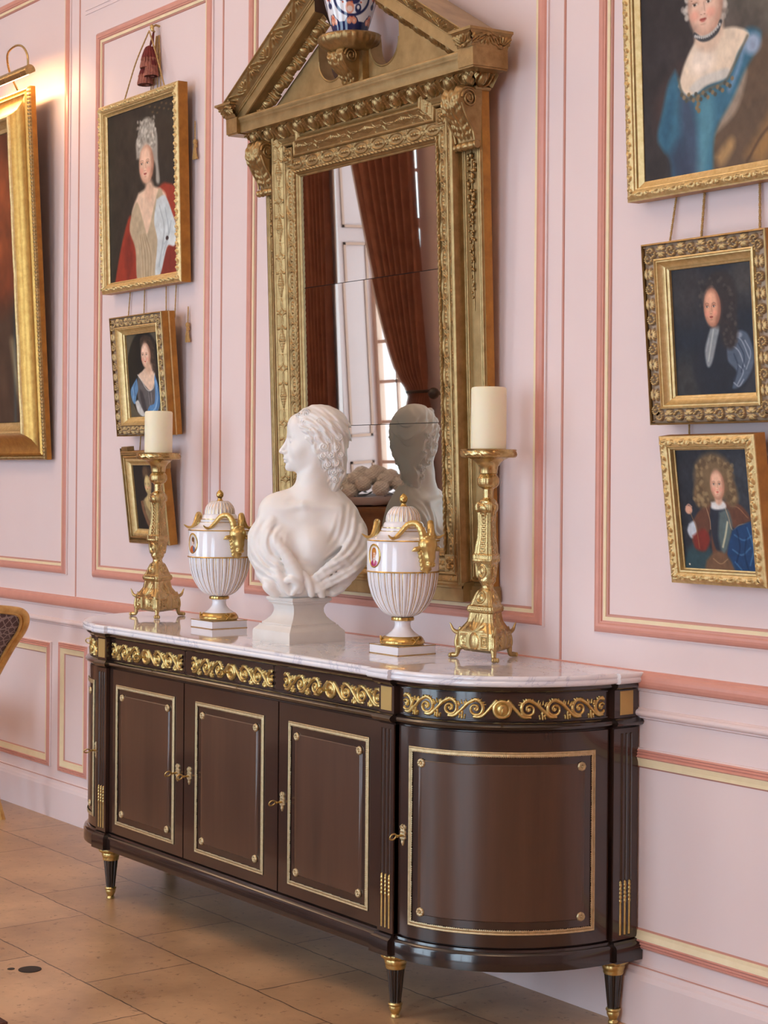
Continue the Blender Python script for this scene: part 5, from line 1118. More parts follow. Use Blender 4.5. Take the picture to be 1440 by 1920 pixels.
    # drapery: broad folds as chains of capsules
    def fold(pts, r, k=.010):
        nonlocal t
        q = spline(pts, 15); rr = np.interp(np.linspace(0, 1, len(q)), np.linspace(0, 1, len(r)), r); t = smin(t, s_chain(T, q.tolist(), rr.tolist(), .004), k)
    # right-hand sweep from the nape over the shoulder, down and across to the knot
    for j, (o, r) in enumerate(((0, .012), (.024, .013), (.054, .010), (.078, .012))):
        fold([(.108 + o * .25, .000 - o * .2, .335 - o * .9), (.138 + o * .55, .030, .270 - o * .6), (.165 + o * .42, .052 - o * .3, .205 - o * .5), (.125 + o * .5, .078 - o * .25, .135 - o * .55), (.070 + o * .35, .088 - o * .2, .088 - o * .55), (.035 + o * .2, .082, .060 - o * .5)], [r * .5, r, r * 1.1, r, r * .8, r * .5])
    fold([(.112, -.02, .335), (.152, -.01, .260), (.184, .0, .185), (.180, .01, .120), (.140, .02, .060), (.105, .03, .020)], [.012, .026, .036, .036, .030, .018], .02)
    fold([(.095, -.045, .330), (.122, -.060, .260), (.140, -.070, .180), (.120, -.065, .090)], [.012, .030, .034, .028], .02)
    # left-hand fall of cloth
    fold([(-.098, .022, .262), (-.128, .030, .215), (-.140, .034, .160), (-.122, .044, .105), (-.090, .056, .078)], [.012, .017, .019, .017, .012], .020)
    fold([(-.088, .052, .240), (-.106, .062, .190), (-.104, .068, .140), (-.080, .076, .100)], [.010, .012, .013, .010], .014)
    fold([(-.110, -.010, .250), (-.136, -.015, .190), (-.134, -.015, .130), (-.105, .0, .080)], [.014, .028, .030, .024], .02)
    # the thick roll crossing from the left breast down to the knot
    fold([(-.092, .070, .196), (-.062, .086, .160), (-.030, .094, .112), (-.006, .094, .066), (-.004, .088, .026)], [.012, .017, .020, .021, .014], .010)
    fold([(-.078, .082, .176), (-.046, .098, .138), (-.016, .104, .094), (.006, .102, .058)], [.005, .008, .009, .006], .004)
    fold([(-.070, .078, .130), (-.070, .084, .085), (-.052, .090, .045), (-.030, .086, .016)], [.010, .014, .015, .010], .012)
    fold([(-.046, .094, .052), (-.024, .106, .062), (-.006, .100, .044), (-.022, .096, .014)], [.008, .011, .012, .006], .004)
    fold([(-.090, .060, .070), (-.092, .062, .035), (-.076, .062, .012)], [.014, .022, .014], .012)
    fold([(.012, .092, .080), (.030, .088, .045), (.036, .080, .012)], [.008, .012, .010], .006)
    fold([(.030, .084, .060), (.060, .076, .030), (.070, .066, .006)], [.008, .012, .010], .006)
    # fine diagonal pleats on the cloth
    cloth = smin(s_ell(T, (.150, .03, .13), (.09, .10, .17)), s_ell(T, (-.09, .04, .12), (.075, .08, .13)), .01); m = np.clip(-cloth / .02, 0, 1)
    rr_ = np.hypot(T[..., 0] - np.where(T[..., 0] > 0, .0, -.03), T[..., 2] - np.where(T[..., 0] > 0, .27, .18)); t = t + m * (0.0016 * np.sin(rr_ * 300 + 1.8 * np.sin(T[..., 2] * 30) + T[..., 1] * 30) + .0022 * np.sin(rr_ * 150 + 2 * np.sin(T[..., 0] * 26)))
    # flat bottom on the socle
    t = smax(t, -(T[..., 2] - .0005), .002)
    D[:, :, :k1 + 1] = smin(D[:, :, :k1 + 1], t, .0015)
    V, Q = surfnets(D, lo, h)
    # turn the local frame into the world: u along image right, v towards the viewer
    vd = np.array([CP[0] - BX, CP[1] - BY]); vd /= np.linalg.norm(vd); ud = np.array([-vd[1], vd[0]]); return V, Q, ud, vd
V, Q, ud, vd = bust_mesh(); V = V.astype(float) + [0, 0, 0]
SZ = .1395
W = np.stack([V[:, 0] * ud[0] + V[:, 1] * vd[0], V[:, 0] * ud[1] + V[:, 1] * vd[1], V[:, 2] + SZ - .001], -1) + [0.004, 0.0, 0]
if (np.cross(np.append(ud, 0), np.append(vd, 0)))[2] < 0: Q = Q[:, ::-1]
quick('draped_figure', W, Q, M_statue, bust)
b = MB(); s = .1045; pr_ = [(1.0, 0), (1.0, .030), (.985, .036), (.90, .0445), (.86, .050), (.85, .0535), (.80, .054), (.80, .058), (.70, .066), (.60, .078), (.545, .092), (.54, .104), (.57, .114), (.62, .1195), (.66, .121), (.66, .126), (.70, .128), (.71, .134), (.69, .1385), (.60, .1395)]
rows = [[(-s * k, -s * k, z), (s * k, -s * k, z), (s * k, s * k, z), (-s * k, s * k, z)] for k, z in pr_]; b.grid(np.array(rows), closev=True, flip=True); b.F.append((0, 1, 2, 3)[::-1]); b.M.append(0); k = (len(pr_) - 1) * 4; b.F.append((k, k + 1, k + 2, k + 3)); b.M.append(0); b.build('socle', M_socle, bust, 25)
# ------------------------------------------------------------------ paintings
def face(p, cx, cy, w, h, skin=(226, 186, 160), shade=(168, 116, 92), lip=(176, 84, 72), turn=-.18, brow=(86, 62, 48), eye=(60, 46, 40)):
    p.ell(cx, cy, w, h, shade, .12); p.ell(cx + turn * w * .6, cy - h * .03, w * .84, h * .93, skin, .55); p.poly([(cx + w * .55, cy - h * .7), (cx + w * 1.0, cy - h * .2), (cx + w * .85, cy + h * .5), (cx + w * .35, cy + h * .98), (cx + w * .5, cy + h * .4), (cx + w * .68, cy)], shade, w * .5, .55)
    p.ell(cx + turn * w, cy - h * .48, w * .55, h * .30, tuple(min(255, c + 10) for c in skin), .9, op=.8)
    mx = cx + turn * w * 1.1
    for e in (-1, 1):
        ex = mx + e * w * .40 * (1 - .12 * e * np.sign(turn) * -1); ey = cy - h * .06
        p.ell(ex, ey - h * .05, w * .24, h * .10, shade, .9, op=.55); p.ell(ex, ey, w * .15, h * .045, (214, 200, 186), .5); p.ell(ex + turn * w * .1, ey, w * .075, h * .048, eye, .4)
        p.line([(ex - w * .19, ey - h * .035), (ex, ey - h * .065), (ex + w * .18, ey - h * .03)], h * .016, (92, 60, 48), .8); p.line([(ex - w * .22, ey - h * .15), (ex, ey - h * .20), (ex + w * .22, ey - h * .15)], h * .022, brow, .7)
        p.ell(mx + e * w * .46, cy + h * .30, w * .26, h * .16, (222, 146, 126), .9, op=.55)
    p.line([(mx + w * .06, cy - h * .08), (mx + w * .10, cy + h * .12), (mx + w * .12, cy + h * .24)], w * .05, shade, .6); p.ell(mx, cy + h * .25, w * .14, h * .055, tuple(min(255, c + 8) for c in skin), .6)
    p.line([(mx - w * .12, cy + h * .305), (mx, cy + h * .325), (mx + w * .13, cy + h * .30)], h * .016, (134, 78, 64), .8)
    p.ell(mx, cy + h * .465, w * .21, h * .035, lip, .4); p.ell(mx, cy + h * .52, w * .15, h * .035, tuple(min(255, c + 24) for c in lip), .6); p.line([(mx - w * .2, cy + h * .487), (mx + w * .2, cy + h * .487)], h * .010, (110, 50, 44), .8)
    p.ell(mx, cy + h * .63, w * .16, h * .03, shade, .9, op=.5)
def curls(p, pts, r, c1, c2, n=5, seed=1):
    g = random.Random(seed)
    for x, y in pts:
        for k in range(n):
            a = g.uniform(0, 6.3); d = g.uniform(0, r); p.ell(x + d * math.cos(a) / p.asp, y + d * math.sin(a), r * .45 / p.asp, r * .45, c1 if g.random() < .5 else c2, .7, op=.55)
def oval(p, col, rx=.50, ry=.50):
    r = np.hypot((p.x - .5) / rx, (p.y - .5) / ry); p.mix(np.clip((r - .97) / .06, 0, 1), col)
def P_wig():
    p = Paint(210, 262, (36, 31, 27), .80); p.ell(.3, .5, .4, .5, (44, 38, 32), 1); p.noise(.10, 14, 3)
    for k in range(30): p.ell(.62 + .008 * (k * 37 % 41), .025 + .012 * (k * 17 % 5), .008, .006, (98, 82, 52), .8, op=.6)
    p.poly([(.05, 1.02), (.16, .80), (.30, .62), (.36, .70), (.44, 1.02)], (150, 52, 34), .02); p.poly([(.70, .50), (.84, .48), (1.02, .58), (1.02, 1.02), (.58, 1.02), (.70, .84)], (152, 54, 36), .02)
    p.poly([(.22, .80), (.30, .70), (.34, .9), (.25, 1.0)], (112, 36, 26), .04, .7); p.poly([(.62, 1.02), (.80, .86), (1.02, .84), (1.02, .94), (.8, 1.02)], (116, 40, 30), .04, .7)
    p.poly([(.44, .50), (.60, .48), (.74, .50), (.84, .56), (.78, .70), (.56, .78), (.38, .70), (.34, .60)], (222, 190, 164), .02)
    p.poly([(.34, .60), (.42, .55), (.50, .66), (.56, .74), (.66, .60), (.74, .50), (.80, .56), (.82, .74), (.70, 1.02), (.42, 1.02), (.38, .82), (.30, .70)], (176, 158, 130), .015)
    for k in range(9): p.line([(.44 + .012 * k, .72 + .02 * (k % 2)), (.46 + .02 * k, .86), (.47 + .018 * k, 1.0)], .004, (134, 104, 66) if k % 2 else (206, 190, 160), .6)
    p.poly([(.70, .56), (.82, .55), (.92, .66), (.98, .76), (.94, .84), (.84, .84), (.74, .98), (.66, .98), (.70, .80), (.66, .68)], (196, 204, 206), .012)
    for a, b_, c in (((.74, .60), (.80, .74), (.72, .94)), ((.82, .62), (.86, .76), (.78, .88)), ((.90, .70), (.86, .78), (.80, .82))): p.line([a, b_, c], .010, (142, 152, 158), .6)
    p.ell(.92, .80, .07, .035, (214, 220, 220), .5); p.ell(.84, .79, .02, .012, (60, 40, 40), .5)
    p.ell(.575, .205, .135, .125, (158, 152, 142), .15); p.poly([(.42, .30), (.44, .18), (.70, .16), (.73, .34), (.75, .46), (.70, .46), (.67, .34)], (156, 150, 140), .02)
    curls(p, [(.46 + .045 * (k % 6), .10 + .03 * (k // 6)) for k in range(36) if not (k // 6 > 4 and k % 6 in (1, 2, 3))], .022, (204, 198, 186), (122, 114, 104), 4, 2)
    face(p, .565, .345, .105, .110); p.ell(.60, .50, .065, .06, (214, 176, 150), .6); p.noise(.03, 30, 8); return p
def P_blue_small():
    p = Paint(170, 216, (22, 20, 18), .79); p.poly([(.55, .04), (.80, .12), (.88, .42), (.80, .66), (.6, .5)], (56, 46, 36), .1, .8)
    p.poly([(.28, .50), (.45, .46), (.70, .45), (.80, .52), (.80, .90), (.55, 1.0), (.34, .98), (.22, .72)], (92, 88, 88), .02)
    p.poly([(.28, .49), (.42, .45), (.50, .42), (.66, .42), (.78, .48), (.76, .60), (.64, .69), (.50, .64), (.34, .54)], (220, 190, 166), .02)
    p.line([(.27, .49), (.38, .56), (.48, .65), (.58, .69), (.70, .67), (.76, .60), (.78, .48)], .012, (216, 212, 204), .8)
    p.poly([(.24, .53), (.12, .60), (.03, .68), (.06, .80), (.14, .84), (.20, .74), (.26, .66)], (92, 134, 176), .015); p.line([(.10, .64), (.12, .72), (.08, .80)], .012, (166, 196, 220), .7); p.line([(.2, .58), (.14, .66), (.16, .74)], .010, (40, 62, 96), .8)
    p.poly([(.14, .82), (.24, .80), (.34, .90), (.42, .97), (.36, 1.0), (.22, .96)], (196, 194, 190), .02); p.poly([(.30, .66), (.40, .72), (.50, .98), (.42, .98), (.32, .80)], (62, 58, 60), .03)
    p.line([(.56, .70), (.58, .84), (.60, .96)], .008, (158, 156, 160), .7); p.line([(.64, .72), (.64, .86)], .012, (170, 168, 170), .6)
    p.poly([(.78, .50), (.86, .64), (.88, .82), (.80, .96), (.62, 1.0), (.50, .96), (.56, .88), (.72, .84), (.76, .70), (.76, .56)], (88, 132, 178), .012); p.line([(.80, .58), (.82, .76), (.74, .90), (.58, .96)], .015, (168, 200, 226), .75); p.line([(.84, .66), (.84, .84), (.76, .94)], .010, (34, 52, 84), .8); p.ell(.95, .84, .04, .05, (40, 70, 130), .6)
    p.poly([(.40, .20), (.42, .06), (.56, .02), (.72, .06), (.80, .22), (.82, .40), (.76, .48), (.70, .30), (.62, .12), (.46, .14)], (62, 48, 38), .03); curls(p, [(.46 + .05 * k, .09) for k in range(6)] + [(.76, .2 + .06 * k) for k in range(5)], .03, (88, 68, 52), (44, 34, 28), 4, 5)
    face(p, .555, .265, .140, .150, skin=(228, 192, 168)); p.ell(.62, .42, .10, .07, (206, 168, 142), .8); oval(p, (84, 76, 62), .53, .53); p.noise(.03, 24, 3); return p
def P_small_dark():
    p = Paint(150, 204, (32, 28, 28), .74); p.ell(.8, .5, .4, .5, (50, 40, 38), 1)
    p.poly([(.26, .56), (.42, .50), (.80, .50), (.95, .60), (.95, 1.02), (.50, 1.02), (.34, .74)], (142, 122, 88), .03); p.poly([(.34, .54), (.50, .46), (.66, .48), (.80, .56), (.76, .66), (.60, .72), (.44, .66)], (188, 164, 112), .03)
    for k in range(6): p.line([(.52 + .05 * k, .70), (.56 + .04 * k, .84), (.60 + .03 * k, 1.0)], .006, (96, 84, 60) if k % 2 else (172, 154, 116), .6)
    p.poly([(.18, .56), (.28, .56), (.34, .72), (.56, .98), (.44, .98), (.24, .74)], (120, 86, 62), .02); p.ell(.52, .965, .06, .025, (206, 188, 140), .6); p.line([(.30, .6), (.32, .70)], .008, (30, 26, 24), .8)
    p.poly([(.34, .24), (.36, .10), (.52, .05), (.68, .12), (.78, .30), (.78, .46), (.66, .44), (.62, .22), (.42, .22)], (66, 50, 40), .04); p.ell(.46, .13, .10, .08, (96, 74, 54), .7)
    face(p, .52, .32, .13, .130, skin=(200, 178, 122), shade=(150, 122, 84), lip=(150, 80, 60)); p.ell(.55, .47, .08, .06, (186, 160, 112), .8); p.noise(.05, 20, 4); return p
def P_big_blue():
    p = Paint(260, 300, (58, 50, 48), .923); p.ell(.92, .22, .5, .4, (112, 106, 92), 1); p.ell(.0, .3, .3, .6, (44, 38, 40), 1); p.noise(.08, 16, 6); p.T = lambda x, y: (.075 + (x - .12) * .81 if x < .99 else 1.05, .785 + (y - .785) * (.765 if y < .785 else 1.0))
    p.poly([(.44, .95), (.52, .78), (.70, .64), (.80, .56), (1.03, .58), (1.03, 1.03), (.40, 1.03)], (96, 76, 58), .04); p.poly([(.10, .72), (.22, .62), (.30, .60), (.20, .78), (.12, .86)], (70, 50, 46), .05, .8)
    p.poly([(.70, .96), (.84, .86), (.96, .74), (1.03, .70), (1.03, .84), (.92, .92), (.80, 1.0)], (168, 124, 70), .06, .8); p.poly([(.50, .95), (.60, .90), (.62, .93), (.54, .98)], (190, 150, 96), .03, .8); p.line([(.70, .98), (.86, .88), (1.0, .72)], .012, (70, 50, 36), .7)
    p.poly([(.50, .88), (.62, .74), (.68, .66), (.71, .70), (.64, .82)], (168, 150, 132), .02, .8)
    p.poly([(.25, .61), (.32, .70), (.46, .70), (.58, .66), (.70, .52), (.80, .54), (.78, .60), (.70, .68), (.62, .78), (.50, .88), (.46, 1.03), (.24, 1.03), (.20, .93), (.12, .86), (.16, .76), (.20, .66)], (56, 104, 128), .02)
    p.poly([(.28, .70), (.34, .72), (.40, .90), (.40, 1.03), (.30, 1.03), (.28, .86)], (62, 70, 92), .04, .8); p.poly([(.40, .76), (.48, .74), (.50, .84), (.42, 1.02), (.38, 1.02)], (92, 146, 162), .04, .7); p.poly([(.14, .84), (.22, .70), (.24, .74), (.18, .90)], (44, 92, 118), .03); p.poly([(.20, .92), (.28, .88), (.34, 1.03), (.24, 1.03)], (48, 54, 76), .05, .8); p.line([(.71, .56), (.66, .66), (.60, .74)], .022, (128, 156, 188), .7); p.ell(.75, .58, .05, .04, (150, 166, 190), .7)
    p.poly([(.27, .68), (.31, .60), (.38, .52), (.42, .50), (.56, .49), (.66, .50), (.73, .54), (.66, .60), (.60, .68), (.46, .70), (.34, .73)], (224, 204, 180), .012); p.ell(.43, .60, .08, .06, (238, 222, 206), .8, op=.8); p.ell(.48, .54, .05, .03, (212, 186, 164), .9, op=.5)
    p.poly([(.34, .70), (.40, .67), (.50, .655), (.60, .655), (.585, .69), (.46, .70), (.38, .725)], (206, 200, 190), .012); p.line([(.27, .65), (.30, .72), (.36, .745), (.46, .72), (.57, .705), (.62, .66), (.72, .545)], .012, (100, 96, 82), .9)
    for k in range(22): t = k / 21; x = .29 + .33 * t; y = .73 - .02 * t + .02 * math.sin(t * PI) + .012 * ((k * 7) % 3 - 1); p.ell(x, y, .011, .009, (132, 112, 84) if k % 2 else (76, 78, 70), .5)
    for dx, dy in ((0, .015), (.004, .035), (-.006, .05), (.006, .06)): p.ell(.395 + dx, .735 + dy, .012, .010, (128, 108, 78), .5)
    p.poly([(.38, .44), (.54, .42), (.57, .50), (.50, .56), (.40, .54)], (214, 186, 162), .02); 
    p.ell(.455, .27, .13, .13, (186, 180, 170), .3); curls(p, [(.34, .25 + .04 * k) for k in range(5)] + [(.58, .28 + .04 * k) for k in range(5)] + [(.36 + .04 * k, .17) for k in range(6)], .028, (206, 200, 190), (150, 140, 130), 5, 9)
    face(p, .46, .372, .112, .125, skin=(228, 190, 168), shade=(178, 136, 116), turn=-.14)
    p.line([(.385, .485), (.43, .51), (.48, .513), (.53, .495), (.555, .46)], .013, (62, 62, 66), 1, .5)
    for k in range(13): t = k / 12; p.ell(.39 + .16 * t, .492 + .022 * math.sin(t * PI) - .022 * t, .0065, .007, (184, 182, 178), .5)
    p.noise(.03, 40, 2); return p
def P_gent():
    p = Paint(190, 232, (30, 35, 46), .81); p.ell(.18, .16, .35, .25, (58, 52, 52), 1, op=.8); p.ell(.9, .1, .2, .2, (72, 66, 62), 1, op=.8); p.ell(.12, .9, .2, .2, (58, 54, 50), 1, op=.7); p.ell(.92, .92, .15, .15, (54, 54, 60), 1, op=.7); p.noise(.06, 14, 5)
    p.poly([(.40, .52), (.66, .50), (.92, .62), (.98, .80), (.80, .98), (.36, 1.0), (.22, .80), (.30, .62)], (32, 34, 44), .04, .7)
    p.poly([(.66, .58), (.76, .52), (.90, .54), (.97, .66), (.97, .78), (.90, .88), (.80, .95), (.70, .96), (.76, .84), (.66, .74)], (82, 94, 112), .02); 
    for q in (((.74, .55), (.84, .60), (.92, .74)), ((.70, .62), (.80, .68), (.86, .80)), ((.88, .60), (.94, .70), (.88, .82)), ((.78, .78), (.84, .84), (.76, .94)), ((.72, .92), (.78, .95), (.84, .90))): p.line(q, .010, (164, 174, 188), .75)
    for q in (((.80, .62), (.86, .72), (.82, .84)), ((.74, .70), (.78, .80), (.72, .90))): p.line(q, .012, (42, 52, 72), .7)
    p.ell(.80, .555, .05, .022, (140, 150, 166), .6); p.poly([(.46, .49), (.58, .47), (.54, .58), (.46, .76), (.40, .78), (.38, .66), (.42, .56)], (132, 138, 142), .02); p.line([(.50, .50), (.46, .62), (.42, .74)], .012, (190, 192, 190), .7); p.line([(.44, .56), (.40, .66)], .008, (172, 176, 180), .6)
    p.ell(.60, .26, .21, .22, (50, 42, 40), .25); p.poly([(.56, .3), (.76, .24), (.80, .44), (.78, .60), (.70, .66), (.60, .60), (.58, .44)], (48, 40, 40), .04); curls(p, [(.40 + .05 * k, .10 + .03 * abs(k - 3)) for k in range(8)] + [(.74, .24 + .06 * k) for k in range(7)] + [(.38, .14 + .05 * k) for k in range(4)] + [(.66, .42 + .06 * k) for k in range(4)], .035, (78, 68, 64), (40, 34, 34), 5, 3)
    face(p, .50, .325, .105, .150, skin=(214, 158, 128), shade=(146, 92, 72), lip=(160, 72, 60), turn=-.15, brow=(60, 42, 34)); p.noise(.03, 26, 3); return p
def P_boy():
    p = Paint(190, 246, (42, 44, 52), .77); p.ell(.85, .3, .3, .3, (54, 58, 66), 1); p.noise(.07, 14, 5)
    p.poly([(.12, .66), (.20, .56), (.36, .46), (.60, .43), (.84, .46), (.98, .60), (.96, .72), (.80, .74), (.70, .64), (.66, .84), (.52, .90), (.40, .86), (.40, .66), (.30, .80), (.14, .78)], (98, 62, 46), .02)
    p.poly([(.42, .48), (.60, .46), (.66, .56), (.62, .80), (.52, .86), (.44, .80), (.40, .62)], (40, 44, 56), .02); p.poly([(.54, .52), (.66, .50), (.70, .64), (.62, .80), (.54, .86), (.50, .72)], (92, 108, 108), .03, .9); p.line([(.64, .60), (.60, .70), (.55, .80)], .016, (222, 214, 176), .85)
    p.line([(.36, .47), (.40, .58), (.40, .66)], .007, (188, 156, 120), .8); p.line([(.62, .47), (.66, .56), (.70, .66), (.80, .62), (.96, .60)], .007, (190, 166, 132), .8); p.line([(.70, .47), (.80, .48), (.92, .56)], .008, (150, 108, 76), .8)
    p.poly([(.04, .84), (.20, .76), (.36, .80), (.38, 1.02), (-.02, 1.02)], (46, 70, 78), .04); p.poly([(.10, .62), (.18, .60), (.20, .70), (.12, .74), (.07, .68)], (188, 196, 206), .02); p.poly([(.14, .72), (.30, .66), (.38, .74), (.30, .84), (.16, .82)], (122, 44, 34), .03)
    p.ell(.115, .505, .05, .035, (216, 164, 138), .4); p.line([(.08, .48), (.12, .46), (.16, .48)], .010, (214, 160, 134), .9); p.line([(.13, .52), (.20, .66), (.22, .82)], .006, (150, 110, 70), .8)
    p.poly([(.70, .66), (.82, .62), (1.02, .62), (1.02, 1.02), (.66, 1.02), (.60, .88), (.64, .76)], (28, 62, 104), .02)
    for q in (((.72, .70), (.84, .74), (.96, .70)), ((.68, .82), (.80, .86), (.92, .80)), ((.70, .92), (.78, .98)), ((.90, .64), (.96, .80), (.90, .94))): p.line(q, .012, (84, 134, 176), .6)
    for q in (((.76, .66), (.78, .80), (.72, .92)), ((.88, .72), (.84, .86), (.88, 1.0))): p.line(q, .014, (14, 34, 66), .6)
    p.poly([(.30, .92), (.44, .84), (.58, .86), (.66, .94), (.66, 1.02), (.30, 1.02)], (112, 82, 60), .03); p.line([(.40, .90), (.50, .94), (.60, .90)], .007, (176, 142, 100), .7); p.ell(.06, .955, .012, .008, (220, 210, 190), .5)
    p.ell(.50, .24, .27, .20, (118, 96, 68), .3); p.poly([(.24, .28), (.40, .30), (.42, .46), (.26, .48), (.20, .38)], (116, 92, 64), .04); p.poly([(.64, .24), (.78, .28), (.82, .42), (.72, .48), (.64, .42)], (112, 90, 64), .04)
    curls(p, [(.30 + .055 * k, .08 + .02 * abs(k - 4)) for k in range(9)] + [(.30, .18 + .045 * k) for k in range(7)] + [(.74, .16 + .045 * k) for k in range(7)] + [(.38, .38), (.36, .44), (.70, .4), (.24, .42)], .038, (156, 132, 94), (92, 72, 50), 6, 3)
    p.poly([(.44, .44), (.60, .43), (.64, .48), (.54, .50), (.44, .49)], (216, 214, 212), .02); p.ell(.545, .42, .05, .04, (208, 164, 140), .6)
    face(p, .545, .300, .098, .118, skin=(226, 180, 152), shade=(166, 112, 88), turn=-.05, lip=(190, 90, 78)); p.noise(.03, 26, 3); return p
def P_brown():
    p = Paint(200, 260, (54, 30, 20), .72); p.poly([(.60, .05), (1.02, .08), (1.02, .62), (.80, .66), (.60, .4)], (146, 74, 40), .25); p.poly([(.8, .5), (1.02, .46), (1.02, .8), (.7, .8)], (96, 48, 30), .2, .8); p.poly([(.6, .66), (1.02, .60), (1.02, 1.03), (.5, 1.03)], (72, 54, 42), .1); p.line([(.96, .52), (.93, .7), (.90, 1.0)], .016, (60, 84, 92), .6); p.line([(.90, .72), (.93, .86), (.99, 1.0)], .03, (150, 138, 104), .6)
    p.ell(.42, .35, .16, .16, (206, 168, 140), .2); p.poly([(.2, .6), (.42, .5), (.66, .6), (.7, 1.03), (.15, 1.03)], (120, 62, 50), .03); face(p, .42, .35, .12, .13); p.noise(.08, 14, 5); return p

def leafy(w, per, h): return R_leafscroll(w, per, h)
def picture(name, label, x0, zb, wd, ht, th, thick, prof, parts, cin, paint, group=None, side=None, dfront=.02, rlz=0):
    """prof pieces: list of (part name, [(inset, projection)...], relief or None, material)"""
    t = empty(name, (x0 + wd / 2, -dfront, zb), (th, rlz, 0), label=label, cat='painting', group=group)
    h = (wd / 2); rect = [(-h, 0), (h, 0), (h, ht), (-h, ht)]
    for nm, pr_, rf, m, st in parts: 
        kw = {}
        if isinstance(m, tuple): kw['attr'] = m[1]; m = m[0]
        poly_sweep(nm, rect, dense(pr_, st) if rf is not None else pr_, rf, m, t, step=st, ang=40 if rf is None else None, **kw)
    b = MB(); b.box(-h + .006, h - .006, -.012, .0, .006, ht - .006); b.build('backing_board', M_darkback, t)
    cl, cr, cb, ct, cd = cin; p = paint(); nx, ny = p.nx, p.ny; X = cl + (cr - cl) * p.x; Z = ct - (ct - cb) * p.y
    P = np.stack([X, np.full(X.shape, -cd), Z], -1); quick('canvas', P.reshape(-1, 3), gridq(ny, nx), M_paint, t, col=p.lin().reshape(-1, 3))
    return t
M_twotone = mat('carved_grey_and_gilt', (150, 120, 90), 0.45, 0.3, attr='paint', bump=.1, bscale=200)
def R_small_leaf(w, per, h):
    L = [(per * .22, w * .35, w * .32, w * .13, .5, h), (per * .32, w * .62, w * .30, w * .12, -.4, h), (per * .5, w * .5, w * .12, w * .12, 0, h * .8), (per * .72, w * .40, w * .30, w * .12, -.6, h), (per * .82, w * .66, w * .26, w * .11, .5, h), (per * .04, w * .5, w * .2, w * .1, 1.2, h * .8)]
    return lambda S, Ls, q: bumpset(S, q, w, per, L) - .0012 * np.clip(1 - (np.abs(((S + 90 * per) % per) / per - .5 - .2 * np.sin(q * 6)) / .03) ** 2, 0, 1)
def slim(cw, T=.052):
    return [('frame_side', [(0, .002), (0, T * .80)], None, M_goldside, .01), ('outer_edge', [(0, T * .80), (.001, T * .86), (.004, T * .88)], None, M_goldlite, .01), ('carved_border', [(.004, T * .88), (.012, T * .98), (.021, T), (.028, T * .92)], R_small_leaf(.028, .062, .0062), M_goldlite, .0018),
            ('sight_moulding', [(.028, T * .92), (.030, T * .84), (.034, T * .82), (.0355, T * .70), (cw - .003, T * .58), (cw, T * .56), (cw, T * .45)], None, M_goldlite, .01)]
W1, H1 = .6304, .7513
picture('lady_portrait', 'tall portrait of a lady in a high white wig, topmost of the left hanging', -3.7873, 2.1944, W1, H1, .030, .04, None, slim(.044), (-W1 / 2 + .044, W1 / 2 - .044, .036, H1 - .038, .0260), P_wig, dfront=.014)
W4, H4 = .7330, .900
picture('lady_portrait', 'large portrait of a lady in a blue gown and dark choker, topmost at the right', -.8121, 2.2056, .745, H4, .048, .04, None, slim(.050), (-.745 / 2 + .050, .745 / 2 - .050, .040, H4 - .048, .0260), P_big_blue, dfront=.014)
def deep(T=.066):
    tw = ((150, 126, 102), (230, 200, 134), .0045, .0115)
    return [('frame_side', [(0, .002), (0, T * .84)], None, M_goldside, .01), ('side_fillet', [(-.0015, T * .38), (-.002, T * .40), (-.002, T * .46), (-.0015, T * .48)], None, M_goldlite, .01), ('outer_edge', [(0, T * .84), (.0, T * .92), (.004, T * .94), (.005, T * .86)], None, M_bronzegold, .01),
            ('carved_border', [(.005, T * .80), (.022, T * .86), (.040, T * .80)], R_acanth(.035, .074, .0115), (M_twotone, tw), .0015),
            ('cove_moulding', [(.040, T * .80), (.041, T * .92), (.045, T * .94), (.047, T * .88), (.050, T * .88), (.053, T * .80), (.062, T * .68), (.066, T * .66), (.0665, T * .60), (.0725, T * .56), (.0735, T * .44)], None, M_gold if False else M_goldlite, .01)]
picture('lady_portrait', 'small portrait of a lady in a blue wrap, in a deep carved gilt frame', -3.6185, 1.6230, .4100, .4670, .084, .06, None, deep(), (-.205 + .0735, .205 - .0735, .0735, .467 - .0735, .030), P_blue_small, dfront=.016)
picture('gentleman_portrait', 'portrait of a gentleman in a long dark wig, in a deep carved frame', -.7044, 1.6125, .4150, .4690, .085, .06, None, deep(), (-.2075 + .0735, .2075 - .0735, .0735, .469 - .0735, .030), P_gent, dfront=.016)
W6, H6 = .319, .3821
t = picture('youth_portrait', 'small portrait of a youth with curly fair hair and blue cloak, lowest at the right', -.6465, 1.2043, W6, H6, .135, .04, None, slim(.0385, .050), (-W6 / 2 + .0385, W6 / 2 - .0385, .034, H6 - .034, .025), P_boy, dfront=.010, rlz=-.005)
W3, H3 = .316, .362
plain3 = [('frame_side', [(0, .002), (0, .036)], None, M_goldside, .01), ('outer_moulding', [(0, .036), (.004, .040), (.010, .040), (.012, .034), (.016, .038), (.024, .042), (.028, .040), (.029, .036)], None, M_bronzegold, .01), ('carved_border', [(.010, .041), (.014, .042)], R_bead(.006, .002), M_bronzegold, .0015), ('sight_moulding', [(.029, .036), (.034, .038), (.040, .037), (.044, .030), (.052, .026), (.056, .026), (.057, .018)], None, M_goldlite, .01)]
t = picture('lady_portrait', 'small dark portrait of a lady with piled hair, half hidden by the left candlestick', -3.5625, 1.2040, W3, H3, .120, .04, None, plain3, (-W3 / 2 + .056, W3 / 2 - .056, .046, H3 - .046, .020), P_small_dark, dfront=.010)
